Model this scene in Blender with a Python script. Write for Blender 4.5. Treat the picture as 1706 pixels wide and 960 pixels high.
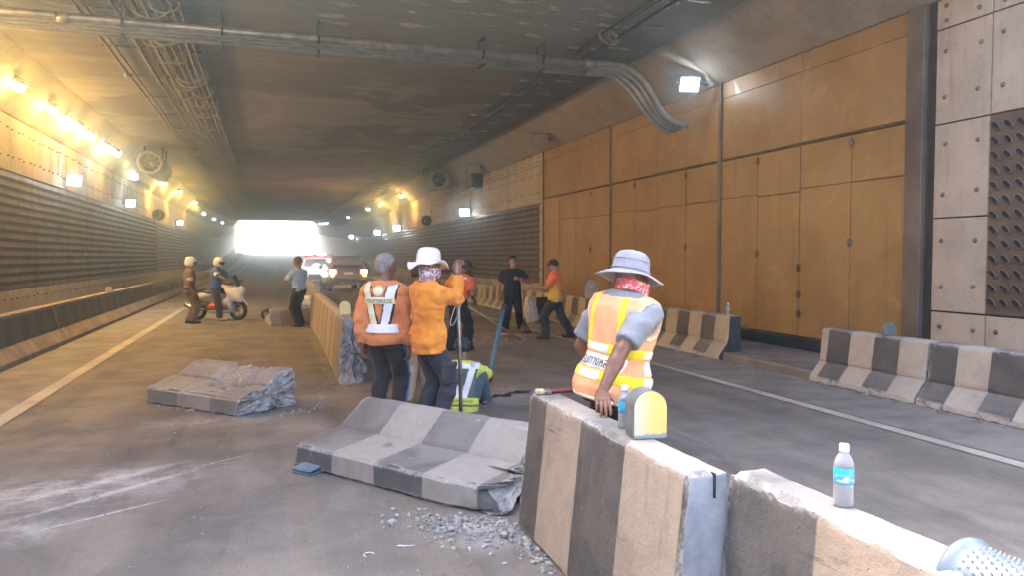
import bpy, bmesh, math, random
import numpy as np
from math import sin, cos, pi, radians, atan2, sqrt
from mathutils import Vector, Matrix, Euler
from mathutils.bvhtree import BVHTree
for _o in list(bpy.data.objects):
    bpy.data.objects.remove(_o)
random.seed(7); rng = np.random.default_rng(7)
SC = bpy.context.scene
COL = SC.collection

# ------------------------------------------------------------------ camera
cam_d = bpy.data.cameras.new('camera'); cam = bpy.data.objects.new('camera', cam_d); COL.objects.link(cam)
cam_d.sensor_width = 36.0; cam_d.lens = 1250.0/1706.0*36.0
cam_d.clip_start = 0.05; cam_d.clip_end = 2000
cam.location = (0, 0, 1.68)
cam.rotation_euler = (radians(90-2.382), 0, radians(-18.021))
SC.camera = cam
SC.render.resolution_x = 1024; SC.render.resolution_y = 577
# ------------------------------------------------------------------ world, sun, exposure
SUN_EL, SUN_AZ = radians(42), radians(-14)      # azimuth from +Y towards +X
W = bpy.data.worlds.new("World"); SC.world = W; W.use_nodes = True
wn = W.node_tree.nodes; wl = W.node_tree.links
bg = wn['Background']; sk = wn.new('ShaderNodeTexSky'); sk.sky_type = 'NISHITA'
sk.sun_disc = False; sk.sun_elevation = SUN_EL; sk.sun_rotation = SUN_AZ; sk.dust_density = 6.0; sk.air_density = .45; sk.ozone_density = .4
wl.new(sk.outputs[0], bg.inputs[0]); bg.inputs[1].default_value = 0.15
sd = bpy.data.lights.new('sun', 'SUN'); sun = bpy.data.objects.new('sun', sd); COL.objects.link(sun)
sd.energy = 5.0; sd.angle = radians(0.53); sd.color = (1.0, 0.95, 0.87)
_d = Vector((sin(SUN_AZ)*cos(SUN_EL), cos(SUN_AZ)*cos(SUN_EL), sin(SUN_EL)))
sun.rotation_euler = _d.to_track_quat('Z', 'Y').to_euler()
SC.view_settings.view_transform = 'Standard'; SC.view_settings.look = 'None'
SC.view_settings.exposure = 4.05; SC.view_settings.gamma = 1.0
SC.cycles.use_denoising = True
SC.cycles.max_bounces = 6; SC.cycles.diffuse_bounces = 4; SC.cycles.glossy_bounces = 3
SC.cycles.transmission_bounces = 6; SC.cycles.volume_bounces = 0
SC.cycles.sample_clamp_indirect = 6.0
SC.cycles.caustics_reflective = False; SC.cycles.caustics_refractive = False

# ------------------------------------------------------------------ helpers
def tag(o, label=None, cat=None, group=None, kind=None):
    if label: o['label'] = label
    if cat: o['category'] = cat
    if group: o['group'] = group
    if kind: o['kind'] = kind
    return o
def thing(name, label, cat, loc=(0, 0, 0), rz=0.0, group=None, kind=None):
    o = bpy.data.objects.new(name, None); COL.objects.link(o)
    o.empty_display_size = 0.1
    o.location = loc; o.rotation_euler = (0, 0, rz)
    return tag(o, label, cat, group, kind)
def put(name, mesh, parent=None, loc=None, rot=None, mat=None):
    o = bpy.data.objects.new(name, mesh); COL.objects.link(o)
    if parent is not None: o.parent = parent
    if loc is not None: o.location = loc
    if rot is not None: o.rotation_euler = rot
    if mat is not None: mesh.materials.clear(); mesh.materials.append(mat)
    return o
def dup_tree(o, parent=None):
    c = o.copy(); COL.objects.link(c)
    if parent is not None: c.parent = parent
    for ch in o.children:
        if ch.type != 'LIGHT': dup_tree(ch, c)
    return c

class MB:
    """collects faces for ONE mesh"""
    def __init__(s): s.v = []; s.f = []; s.m = []; s.sm = []
    def add(s, vs, fs, mi=0, smooth=False, M=None):
        b = len(s.v)
        for p in vs:
            p = Vector(p)
            if M is not None: p = M @ p
            s.v.append((p.x, p.y, p.z))
        for f in fs:
            s.f.append([b+i for i in f]); s.m.append(mi); s.sm.append(smooth)
        return s
    def box(s, a, b, mi=0, M=None):
        x0, y0, z0 = [min(p, q) for p, q in zip(a, b)]; x1, y1, z1 = [max(p, q) for p, q in zip(a, b)]
        return s.add([(x0,y0,z0),(x1,y0,z0),(x1,y1,z0),(x0,y1,z0),(x0,y0,z1),(x1,y0,z1),(x1,y1,z1),(x0,y1,z1)],
            [(0,3,2,1),(4,5,6,7),(0,1,5,4),(1,2,6,5),(2,3,7,6),(3,0,4,7)], mi, False, M)
    def bbox(s, a, b, c=0.01, mi=0, M=None):
        """box with chamfered edges"""
        lo = [min(p, q) for p, q in zip(a, b)]; hi = [max(p, q) for p, q in zip(a, b)]
        c = min([c]+[(h-l)*0.45 for l, h in zip(lo, hi)])
        bm = bmesh.new(); bmesh.ops.create_cube(bm, size=1.0)
        for v in bm.verts:
            v.co = Vector([lo[i]+(v.co[i]+.5)*(hi[i]-lo[i]) for i in range(3)])
        bmesh.ops.bevel(bm, geom=bm.edges[:], offset=c, segments=1, affect='EDGES')
        bm.verts.index_update()
        s.add([v.co.copy() for v in bm.verts], [[v.index for v in f.verts] for f in bm.faces], mi, False, M)
        bm.free(); return s
    def tube(s, pts, r, n=8, mi=0, caps=True, M=None, smooth=True):
        pts = [Vector(p) for p in pts]; rs = r if isinstance(r, (list, tuple)) else [r]*len(pts)
        vs = []; fs = []; up = None
        for i, p in enumerate(pts):
            t = (pts[min(i+1, len(pts)-1)]-pts[max(i-1, 0)]).normalized()
            if up is None:
                up = Vector((0,0,1)) if abs(t.z) < .9 else Vector((1,0,0))
            a = t.cross(up).normalized(); up = a.cross(t).normalized()
            for k in range(n):
                q = 2*pi*k/n
                vs.append(p+(a*cos(q)+up*sin(q))*rs[i])
        for i in range(len(pts)-1):
            for k in range(n):
                fs.append((i*n+k, i*n+(k+1)%n, (i+1)*n+(k+1)%n, (i+1)*n+k))
        s.add(vs, fs, mi, smooth, M)
        if caps:
            e = (len(pts)-1)*n
            s.add(vs[:n], [list(range(n))[::-1]], mi, False, M); s.add(vs[e:e+n], [list(range(n))], mi, False, M)
        return s
    def lathe(s, prof, n=16, mi=0, M=None, smooth=True):
        """prof = [(r,z),...] about z"""
        vs = []; fs = []
        for r, z in prof:
            for k in range(n):
                q = 2*pi*k/n; vs.append((r*cos(q), r*sin(q), z))
        for i in range(len(prof)-1):
            for k in range(n):
                fs.append((i*n+k, i*n+(k+1)%n, (i+1)*n+(k+1)%n, (i+1)*n+k))
        return s.add(vs, fs, mi, smooth, M)
    def prism(s, poly, y0, y1, mi=0, M=None, axis='y', smooth=False):
        """2-D polygon extruded along an axis; poly in (x,z) for y, (y,z) for x, (x,y) for z"""
        n = len(poly)
        def P(a, b, t): return (a, t, b) if axis == 'y' else ((t, a, b) if axis == 'x' else (a, b, t))
        vs = [P(a, b, y0) for a, b in poly]+[P(a, b, y1) for a, b in poly]
        fs = [(i, (i+1)%n, n+(i+1)%n, n+i) for i in range(n)]
        s.add(vs, fs, mi, smooth, M)
        s.add(vs[:n], [list(range(n))[::-1]], mi, False, M); s.add(vs[n:], [list(range(n))], mi, False, M)
        return s
    def mesh(s, name, mats=None, merge=True):
        me = bpy.data.meshes.new(name); me.from_pydata(s.v, [], s.f)
        me.polygons.foreach_set('material_index', s.m); me.polygons.foreach_set('use_smooth', s.sm)
        bm = bmesh.new(); bm.from_mesh(me)
        if merge: bmesh.ops.remove_doubles(bm, verts=bm.verts[:], dist=1e-5)
        bmesh.ops.recalc_face_normals(bm, faces=bm.faces[:]); bm.to_mesh(me); bm.free()
        for m in (mats if isinstance(mats, (list, tuple)) else [mats]):
            if m is not None: me.materials.append(m)
        me.update(); return me
    def build(s, name, mats, parent=None, loc=None, rot=None):
        return put(name, s.mesh(name, mats), parent, loc, rot)

# ------------------------------------------------------------------ node helpers
class NT:
    def __init__(s, name):
        s.m = bpy.data.materials.new(name); s.m.use_nodes = True
        s.n = s.m.node_tree.nodes; s.l = s.m.node_tree.links
        s.b = s.n['Principled BSDF']; s.out = s.n['Material Output']
    def node(s, t, **kw):
        n = s.n.new(t)
        for k, v in kw.items():
            setattr(n, k, v)
        return n
    def set(s, n, i, v):
        if hasattr(v, 'is_output') or isinstance(v, bpy.types.NodeSocket): s.l.new(v, n.inputs[i])
        elif v is not None: n.inputs[i].default_value = v
    def coord(s, kind='Object', scale=(1,1,1), rot=(0,0,0), loc=(0,0,0)):
        if kind == 'World': src = s.node('ShaderNodeNewGeometry').outputs['Position']
        else: src = s.node('ShaderNodeTexCoord').outputs[kind]
        mp = s.node('ShaderNodeMapping'); s.l.new(src, mp.inputs[0])
        mp.inputs['Scale'].default_value = scale; mp.inputs['Rotation'].default_value = rot; mp.inputs['Location'].default_value = loc
        return mp.outputs[0]
    def noise(s, co, scale=5, detail=5, rough=.55, dist=0.0, out='Fac'):
        n = s.node('ShaderNodeTexNoise'); s.l.new(co, n.inputs['Vector'])
        n.inputs['Scale'].default_value = scale; n.inputs['Detail'].default_value = detail
        n.inputs['Roughness'].default_value = rough; n.inputs['Distortion'].default_value = dist
        return n.outputs[out]
    def voro(s, co, scale=5, feature='F1', out='Distance'):
        n = s.node('ShaderNodeTexVoronoi'); n.feature = feature; s.l.new(co, n.inputs['Vector']); n.inputs['Scale'].default_value = scale
        return n.outputs[out]
    def ramp(s, x, lo, hi, a=0.0, b=1.0, smooth=True):
        n = s.node('ShaderNodeMapRange'); n.interpolation_type = 'SMOOTHSTEP' if smooth else 'LINEAR'
        s.set(n, 0, x); s.set(n, 1, lo); s.set(n, 2, hi); s.set(n, 3, a); s.set(n, 4, b); return n.outputs[0]
    def math(s, op, a, b=None, c=None):
        n = s.node('ShaderNodeMath'); n.operation = op; s.set(n, 0, a)
        if b is not None: s.set(n, 1, b)
        if c is not None: s.set(n, 2, c)
        return n.outputs[0]
    def mix(s, f, a, b):
        n = s.node('ShaderNodeMix'); n.data_type = 'RGBA'
        s.set(n, 0, f); s.set(n, 6, a if not isinstance(a, tuple) else (*a, 1)[:4]); s.set(n, 7, b if not isinstance(b, tuple) else (*b, 1)[:4])
        return n.outputs[2]
    def sep(s, co):
        n = s.node('ShaderNodeSeparateXYZ'); s.l.new(co, n.inputs[0]); return n.outputs
    def bump(s, h, strength=.3, dist=.01, normal=None):
        n = s.node('ShaderNodeBump'); n.inputs['Strength'].default_value = strength; n.inputs['Distance'].default_value = dist
        s.set(n, 'Height', h)
        if normal is not None: s.l.new(normal, n.inputs['Normal'])
        return n.outputs[0]
    def fin(s, color, rough=.7, normal=None, metal=None, spec=None):
        s.set(s.b, 'Base Color', color if not isinstance(color, tuple) else (*color, 1)[:4])
        s.set(s.b, 'Roughness', rough)
        if metal is not None: s.set(s.b, 'Metallic', metal)
        if spec is not None: s.set(s.b, 'Specular IOR Level', spec)
        if normal is not None: s.l.new(normal, s.b.inputs['Normal'])
        return s.m

_mats = {}
def M(name, c, rough=.6, var=.18, scale=12, bump=.0, bdist=.004, metal=0.0, c2=None, kind='Object', spec=None, rvar=.1):
    """generic material: base colour with a second tone, fine mottling and relief"""
    if name in _mats: return _mats[name]
    t = NT(name); co = t.coord(kind)
    n1 = t.noise(co, scale, 6, .6); n2 = t.noise(co, scale*.23, 3)
    c2 = c2 or tuple(x*(1-2.2*var) for x in c)
    f = t.ramp(t.math('ADD', t.math('MULTIPLY', n1, .6), t.math('MULTIPLY', n2, .5)), .38, .75)
    col = t.mix(f, tuple(min(1, x*(1+var*.5)) for x in c), c2)
    r = t.ramp(n1, .3, .7, max(0, rough-rvar), min(1, rough+rvar))
    nm = t.bump(t.noise(co, scale*4, 4, .6), bump, bdist) if bump else None
    _mats[name] = t.fin(col, r, nm, metal, spec); return _mats[name]
def emit(name, c, s):
    if name in _mats: return _mats[name]
    t = NT(name); t.fin((.8,.8,.8), .4)
    t.b.inputs['Emission Color'].default_value = (*c, 1); t.b.inputs['Emission Strength'].default_value = s
    _mats[name] = t.m; return t.m
def lamp(parent, loc, watts, color, r=.08, kind='POINT', rot=None, spot=None, blend=.6, size=None):
    d = bpy.data.lights.new('lamp_light', kind); d.energy = watts; d.color = color
    if kind in ('POINT', 'SPOT'): d.shadow_soft_size = r
    if kind == 'AREA': d.size = size or .3
    if spot: d.spot_size = spot; d.spot_blend = blend
    o = bpy.data.objects.new('lamp_light', d); COL.objects.link(o); o.parent = parent; o.location = loc
    if rot is not None: o.rotation_euler = rot
    return o
# ================================================================== SETTING
XR, XL, ZT, ZC = 8.5, -5.4, 5.08, 5.8        # wall faces, wall tops, ceiling
CXR, CXL = 7.38, -4.55                        # ceiling corners (top of the haunches)
Y0, Y1 = 6.1, 142.0
# ---- materials of the setting
def concrete_mat(name, c, dirt, streak=True):
    t = NT(name); co = t.coord('World')
    a = t.noise(co, 1.3, 6, .6); b = t.noise(co, 9, 6, .65); s_ = t.noise(t.coord('World', (6, 6, .5)), 1.4, 5, .6)
    col = t.mix(t.ramp(a, .35, .7), c, tuple(x*.78 for x in c))
    col = t.mix(t.math('MULTIPLY', t.ramp(b, .5, .72), .45), col, tuple(x*.55 for x in c))
    if streak: col = t.mix(t.math('MULTIPLY', t.ramp(s_, .52, .75), .5), col, dirt)
    vo = t.voro(co, 38); pits = t.ramp(vo, .05, .13)
    h = t.math('ADD', t.math('MULTIPLY', b, .6), t.math('MULTIPLY', pits, .35))
    return t.fin(col, t.ramp(a, .3, .7, .75, .92), t.bump(h, .35, .012))
m_wall = concrete_mat('wall_concrete', (.50, .435, .35), (.26, .21, .155))
m_haunch = concrete_mat('haunch_concrete', (.34, .30, .255), (.20, .15, .11))
m_perf = M('perforated_metal', (.125, .098, .078), .55, .2, 3, .05, kind='World', c2=(.085,.068,.056))
m_dark = M('dark_recess', (.035, .03, .028), .8, .1, 6, kind='World')
m_groove = M('joint_backing', (.07, .06, .052), .9, .1, 5, kind='World')  # dark colour of the backing behind the panel joints

def ceiling_mat():
    t = NT('ceiling_concrete'); co = t.coord('World')
    board = t.noise(t.coord('World', (.25, 2.4, 1)), 1.0, 5, .6)
    big = t.noise(co, .22, 4, .6, .6); fine = t.noise(co, 5, 7, .7); mid = t.noise(co, .9, 6, .6, .3)
    xyz = t.sep(co)
    base = t.mix(t.ramp(board, .35, .7), (.30, .275, .245), (.225, .20, .178))
    base = t.mix(t.math('MULTIPLY', t.ramp(fine, .45, .75), .5), base, (.16, .14, .125))
    wet = t.math('MULTIPLY', t.ramp(big, .50, .545), t.ramp(xyz[1], 15, 20))          # soaked dark stains deeper in
    base = t.mix(t.math('MULTIPLY', wet, .62), base, (.095, .080, .072))
    wet2 = t.ramp(t.noise(t.coord('World', (.55, .25, 1), loc=(3.1, 1.7, 0)), .8, 4, .55, .4), .53, .60)
    base = t.mix(t.math('MULTIPLY', wet2, .35), base, (.13, .112, .10))
    near = t.ramp(xyz[1], 15.5, 13.0)
    base = t.mix(t.math('MULTIPLY', near, .65), base, (.225, .235, .20))                # greenish weathered bay by the portal
    peel = t.math('MULTIPLY', t.ramp(t.noise(t.coord('World', (.8, 1.6, 1)), 1.7, 8, .68), .585, .62), t.ramp(xyz[1], 16, 12.5))
    base = t.mix(t.math('MULTIPLY', peel, .85), base, (.50, .50, .45))
    dark_strip = t.math('MULTIPLY', t.ramp(xyz[0], -.85, -1.15), t.ramp(xyz[0], -3.5, -2.6))  # darker band of ceiling along the pipe bundle
    base = t.mix(t.math('MULTIPLY', dark_strip, .5), base, (.12, .11, .10))
    dark_edge = t.math('MULTIPLY', t.ramp(xyz[0], 5.6, 6.1), .72)  # ceiling darker from the cable tray to its right edge
    base = t.mix(dark_edge, base, (.105, .105, .098))
    h = t.math('ADD', t.math('MULTIPLY', board, .7), t.math('MULTIPLY', fine, .5))
    return t.fin(base, .88, t.bump(h, .45, .03))
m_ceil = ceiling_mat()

def road_mat():
    t = NT('asphalt'); co = t.coord('World'); xyz = t.sep(co)
    agg = t.noise(co, 110, 3, .6); fine = t.noise(co, 14, 7, .7); mid = t.noise(co, 1.4, 6, .62, .4); big = t.noise(co, .35, 4, .6)
    lanes = t.noise(t.coord('World', (1.6, .06, 1)), 1.0, 4, .5)
    base = t.mix(t.ramp(mid, .35, .7), (.225, .200, .170), (.145, .131, .114))
    base = t.mix(t.math('MULTIPLY', t.ramp(lanes, .45, .65), .35), base, (.06, .057, .055))
    base = t.mix(t.math('MULTIPLY', t.ramp(fine, .55, .8), .5), base, (.19, .18, .165))
    base = t.mix(t.math('MULTIPLY', t.ramp(big, .5, .7), .4), base, (.17, .155, .135))
    # concrete dust: a broad fan dragged from the fallen barriers, and long narrow scrapes in it
    def spot(cx, cy, rx, ry, ang, soft=.55):
        n = t.coord('World', (1/rx, 1/ry, 0), (0, 0, 0)); m2 = n.node.inputs if hasattr(n, 'node') else None
        mp = n.node
        ca, sa = cos(-ang), sin(-ang)
        # mapping: rotate about origin then scale: emulate with location
        mp.inputs['Rotation'].default_value = (0, 0, -ang)
        rxp = (ca*cx-sa*cy); ryp = (sa*cx+ca*cy)
        mp.vector_type = 'TEXTURE'
        mp.inputs['Rotation'].default_value = (0, 0, ang); mp.inputs['Location'].default_value = (cx, cy, 0); mp.inputs['Scale'].default_value = (rx, ry, 1)
        l = t.node('ShaderNodeVectorMath'); l.operation = 'LENGTH'
        mz = t.node('ShaderNodeVectorMath'); mz.operation = 'MULTIPLY'; t.l.new(n, mz.inputs[0]); mz.inputs[1].default_value = (1, 1, 0)
        t.l.new(mz.outputs[0], l.inputs[0])
        return t.ramp(l.outputs['Value'], 1.0, 1.0-soft)
    def add(a, b): return t.math('MAXIMUM', a, b)
    fan = spot(-1.3, 6.1, 1.5, .75, .12, .9)
    fan = add(fan, t.math('MULTIPLY', spot(-.55, 8.15, 1.2, .42, .0, .9), .8))
    fan = add(fan, t.math('MULTIPLY', spot(-1.7, 5.2, 1.0, .5, .3, .9), .9))
    fan = add(fan, t.math('MULTIPLY', spot(.4, 7.6, .9, .5, -.3, .9), .6))
    fan = add(fan, t.math('MULTIPLY', spot(1.2, 4.25, .45, .35, -.6, .9), 1.0))
    fan = add(fan, t.math('MULTIPLY', spot(2.6, 8.6, 1.2, .9, .5, .9), .75))
    fan = add(fan, t.math('MULTIPLY', spot(3.6, 14.2, 1.6, 1.5, .2, .9), .8))
    fan = add(fan, t.math('MULTIPLY', spot(.4, 9.2, 1.0, .5, .2, .9), .5))
    br = t.ramp(t.noise(co, 2.6, 7, .7, .8), .36, .66); br2 = t.ramp(fine, .35, .65)
    dust = t.math('MULTIPLY', fan, t.math('ADD', t.math('MULTIPLY', br, .85), t.math('MULTIPLY', br2, .25)))
    base = t.mix(t.math('MINIMUM', dust, .85), base, (.42, .405, .385))
    scr = t.noise(t.coord('World', (.5, 9, 1), (0, 0, radians(-33))), 1.2, 6, .6, .15)
    scrm = t.math('MULTIPLY', t.ramp(scr, .60, .68), add(spot(-1.3, 6.0, 1.7, .9, .5, .7), t.math('MULTIPLY', spot(.2, 5.5, 1.2, 1.2, 0, .7), .35)))
    base = t.mix(t.math('MULTIPLY', scrm, .6), base, (.60, .59, .57))
    arcs = t.noise(t.coord('World', (7, .7, 1), (0, 0, radians(52))), 1.1, 5, .6, .5)
    am = t.math('MULTIPLY', t.ramp(arcs, .60, .68), add(spot(3.3, 5.8, 1.9, 3.2, 0, .8), spot(2.9, 9.2, 1.1, 1.3, 0, .8)))
    base = t.mix(t.math('MULTIPLY', am, .40), base, (.32, .31, .295))
    for k, (ax, ay, bx, by, w, q) in enumerate([(-1.64, 5.40, -.46, 6.42, .06, .62), (-1.78, 5.75, -.66, 6.62, .10, .6), (-1.45, 5.15, -.62, 5.65, .022, .8), (-.7, 6.3, -.1, 6.75, .02, .6)]):
        L = sqrt((bx-ax)**2+(by-ay)**2)
        sp = spot((ax+bx)/2, (ay+by)/2, L*.62, w, atan2(by-ay, bx-ax), .8)
        base = t.mix(t.math('MULTIPLY', t.math('MULTIPLY', sp, t.ramp(fine, .25, .6)), q), base, (.66, .65, .63))
    # old yellow centre line worn into the surface, two bands
    wob = t.math('MULTIPLY', t.math('SUBTRACT', t.noise(co, 3.5, 4), .5), .10)
    xx = t.math('ADD', xyz[0], wob)
    for c0, wd, q in ((.20, .10, .20), (.93, .14, .26)):
        b_ = t.math('MULTIPLY', t.ramp(t.math('ABSOLUTE', t.math('SUBTRACT', xx, c0)), wd+.03, wd-.02), t.ramp(fine, .32, .58))
        base = t.mix(t.math('MULTIPLY', b_, q), base, (.33, .27, .165))
    base = t.mix(t.math('MULTIPLY', t.ramp(t.noise(co, 75, 4, .75), .52, .70), .55), base, (.24, .225, .20))
    base = t.mix(t.math('MULTIPLY', t.ramp(t.noise(co, 60, 4, .75), .48, .34), .5), base, (.045, .042, .040))
    ck = t.ramp(t.voro(t.coord('World', (1, .55, 1)), .55, 'DISTANCE_TO_EDGE'), .010, .003); ckm = t.math('MULTIPLY', ck, t.ramp(big, .48, .56))
    base = t.mix(t.math('MULTIPLY', ckm, .22), base, (.035, .033, .032))
    base = t.mix(t.math('MULTIPLY', t.ramp(t.noise(t.coord('World', (1.2, .25, 1)), 1.7, 6, .7, .6), .53, .68), .45), base, (.075, .068, .060))
    base = t.mix(t.math('MULTIPLY', t.ramp(t.noise(co, 32, 5, .8), .60, .70), .6), base, (.34, .32, .29))
    spk = t.ramp(t.voro(co, 26), .055, .03); sel = t.ramp(t.noise(co, 3.0, 3), .52, .62)
    base = t.mix(t.math('MULTIPLY', t.math('MULTIPLY', spk, sel), .8), base, (.5, .48, .46))
    h = t.math('ADD', t.math('MULTIPLY', agg, .5), t.math('MULTIPLY', fine, .6))
    return t.fin(base, t.ramp(mid, .3, .7, .72, .92), t.bump(h, .7, .014))
m_road = road_mat()
m_shoulder = M('shoulder_concrete', (.25, .235, .21), .85, .2, 2.5, .3, .006, kind='World', c2=(.15,.138,.122))
def paint_line_mat(name, c):
    t = NT(name); co = t.coord('World')
    w = t.ramp(t.noise(co, 9, 8, .75), .28, .47); w2 = t.ramp(t.noise(co, 1.1, 4), .3, .7)
    col = t.mix(t.math('MULTIPLY', w, t.math('ADD', .55, t.math('MULTIPLY', w2, .45))), (.14, .125, .11), c)
    return t.fin(col, .75, t.bump(t.noise(co, 90, 3), .3, .005))
m_line = paint_line_mat('white_line_paint', (.48, .45, .39))
m_ground = M('outside_ground', (.44, .385, .31), .9, .2, 1.2, .2, kind='World')

# ---- ground and road
g = MB(); g.add([(-300,-200,-.008),(300,-200,-.008),(300,700,-.008),(-300,700,-.008)], [(0,1,2,3)])
tag(g.build('ground', m_ground), 'pale dusty ground running out beyond both tunnel mouths', 'ground', kind='structure')
g = MB()
ys = [-60+i*2.0 for i in range(16)]+[-28+i*.5 for i in range(160)]+[52+i*6 for i in range(60)]
g = MB(); g.add([(-3.86,-80,0),(7.3,-80,0),(7.3,420,0),(-3.86,420,0)], [(0,1,2,3)])
road = tag(g.build('road', m_road), 'dusty grey asphalt road with scrape marks running through the tunnel', 'road', kind='structure')
for nm, xa, xb, lab in (('road_shoulder', -3.85, -2.70, 'pale concrete gutter strip along the left barrier'),
                        ('road_shoulder', 5.86, 7.0, 'grey concrete gutter strip along the right barriers')):
    g = MB(); g.add([(xa,-60,.004),(xb,-60,.004),(xb,300,.004),(xa,300,.004)], [(0,1,2,3)])
    tag(g.build(nm, m_shoulder), lab, 'gutter', kind='structure')
for xa, xb, lab in ((-2.70, -2.52, 'worn white edge line on the left lane'), (5.66, 5.81, 'worn white edge line on the right lane')):
    g = MB(); g.add([(xa,-60,.008),(xb,-60,.008),(xb,300,.008),(xa,300,.008)], [(0,1,2,3)])
    tag(g.build('road_line', m_line), lab, 'road marking', kind='structure')
m_walk = M('walkway_concrete', (.27, .245, .215), .9, .22, 2.2, .35, .01, kind='World', c2=(.16,.14,.12))
def walkway(x0, x1, lab):
    g = MB(); prof = [(x0,-.05),(x1,-.05),(x1,.12),(x0+.02*(1 if x1>x0 else -1),.12),(x0,.10)]
    g.prism(prof, -40, 142)
    return tag(g.build('pavement', m_walk), lab, 'walkway', kind='structure')
walkway(7.0, 8.62, 'raised concrete walkway behind the right barriers')
walkway(-3.9, -5.5, 'raised concrete walkway behind the left barrier')

# ---- ceiling with haunches
g = MB()
def strip(g, prof, y0, y1, n, mi=0):
    ys_ = [y0+(y1-y0)*i/n for i in range(n+1)]
    vs = [(x, y, z) for y in ys_ for x, z in prof]; k = len(prof)
    fs = [(i*k+j, i*k+j+1, (i+1)*k+j+1, (i+1)*k+j) for i in range(n) for j in range(k-1)]
    g.add(vs, fs, mi)
g.box((-6.4, Y0, ZC), (9.6, Y1, ZC+.9))
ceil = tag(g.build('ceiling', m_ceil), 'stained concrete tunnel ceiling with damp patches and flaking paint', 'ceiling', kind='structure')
hl = MB(); hl.prism([(XR-.02, ZT), (XR+.9, ZT), (XR+.9, ZC-.003), (CXR, ZC-.003)], Y0, Y1); hl.build('haunch', m_haunch, ceil)
hl = MB(); hl.prism([(XL+.02, 4.83), (XL-.9, 4.83), (XL-.9, ZC-.003), (CXL, ZC-.003)], Y0, Y1); hl.build('haunch', m_haunch, ceil)
# peeling ridge and a pale chalk strip on the ceiling
# ---- concrete wall panels (two modules, shared meshes)
PW, PH = .82, 1.244
def conc_panel(w, h, seed, anchors=True):
    """panel lying in YZ, facing -X, origin at its low front corner (y, z)"""
    r = random.Random(seed); g = MB(); gap = .009
    g.bbox((0, gap, gap), (.05, w-gap, h-gap), .006, 0)
    if anchors:
        for yy in ((.16*w/.82+.01), w-.16*w/.82):
            for zz in (.27*h, .77*h):
                yy2 = yy+r.uniform(-.02, .02); zz2 = zz+r.uniform(-.03, .03)
                R = Matrix.Translation((0, yy2, zz2)) @ Matrix.Rotation(-pi/2, 4, 'Y')
                g.lathe([(.034, -.001), (.032, .004), (.020, .006), (.017, .028), (.008, .040), (.0, .042)], 7, 1, R)
    return g.mesh('concrete_panel', [m_wall, m_anchor])
m_anchor = M('anchor_bolt_metal', (.22, .17, .12), .6, .3, 30)
pm = [conc_panel(PW, PH, s) for s in range(4)]
pm_top = [conc_panel(PW, .396, s) for s in range(3)]
pm_low = [conc_panel(PW, .82, s) for s in range(2)]
def perf_panel(w, h, cols, rows, fine=True):
    g = MB(); gap = .006
    g.box((0, gap, gap), (.03, w-gap, h-gap), 0)
    ph, pv = w/cols, (h-.12)/rows
    for c in range(cols):
        for r in range(rows):
            cy = (c+.5)*ph; cz = .06+(r+.5)*pv+(.5 if c % 2 else 0)*pv*0
            L, Wd = .085, .045
            ang = radians(-42)
            n = 10 if fine else 6
            rings = []
            for sc, dx in (((1.0, -.0), (.86, -.026), (.66, -.022), (.5, .0)) if fine else ((1.0, 0), (.7, -.013), (.4, -.004))):
                rg = []
                for k in range(n):
                    q = 2*pi*k/n; u = cos(q); v = sin(q)
                    u = (abs(u)**.75)*(1 if u >= 0 else -1)
                    a = L*u*(sc if sc > .9 else sc+.04); b = Wd*v*sc
                    rg.append((dx-.001, cy+(a*cos(ang)-b*sin(ang))*-1, cz+(a*sin(ang)+b*cos(ang))))
                rings.append(rg)
            vs = sum(rings, []); R_ = len(rings)
            for i in range(R_-1):
                g.add(vs, [(i*n+k, i*n+(k+1) % n, (i+1)*n+(k+1) % n, (i+1)*n+k) for k in range(n)], 0 if i < R_-2 else 1, fine)
            g.add(rings[-1], [list(range(n))], 1)
    return g.mesh('perforated_panel', [m_perf, m_dark])
perf_near = perf_panel(PW, 2.48, 5, 13, True)
perf_far = perf_panel(PW, 2.60, 5, 13, False)

wallR = MB(); wallR.box((XR+.052, -40, -.1), (XR+1.0, Y1, ZT+.3))
wallR = tag(wallR.build('wall_right', m_groove), 'right tunnel wall of concrete panels with rusty brown steel bay', 'wall', kind='structure')
wallL = MB(); wallL.box((XL-.052, -40, -.1), (XL-1.0, Y1, ZT+.3))
wallL = tag(wallL.build('wall_left', m_groove), 'left tunnel wall of concrete panels over dark perforated panels', 'wall', kind='structure')
k = 0
def panel(mesh, wall, y, z, left=False):
    nm = mesh.name.split('.')[0]
    j = random.uniform(-.004, .004)
    if left: return put(nm, mesh, wall, (XL+j, y+PW, z), (0, 0, pi))
    return put(nm, mesh, wall, (XR+j, y, z))
# near right bay: Y < 7.95
for i in range(9):
    y = 7.87-PW*(i+1)
    if y < 1.0: break
    rows = (2.193, .95) if i == 0 else ()
    for z in (3.437,)+rows: panel(random.choice(pm), wallR, y, z)
    panel(random.choice(pm_top), wallR, y, 4.681); panel(random.choice(pm_low), wallR, y, .125)
    if i > 0: panel(perf_near, wallR, y, .955)
# portal part of the right wall (out of frame) as one mesh
g = MB(); g.bbox((XR, -40, .12), (XR+.05, 1.30, ZT), .01); g.build('portal_wall_slab', m_wall, wallR)
g = MB(); g.bbox((XL, -40, .12), (XL-.05, 14.40, 4.82), .01); g.build('portal_wall_slab', m_wall, wallL)
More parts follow.
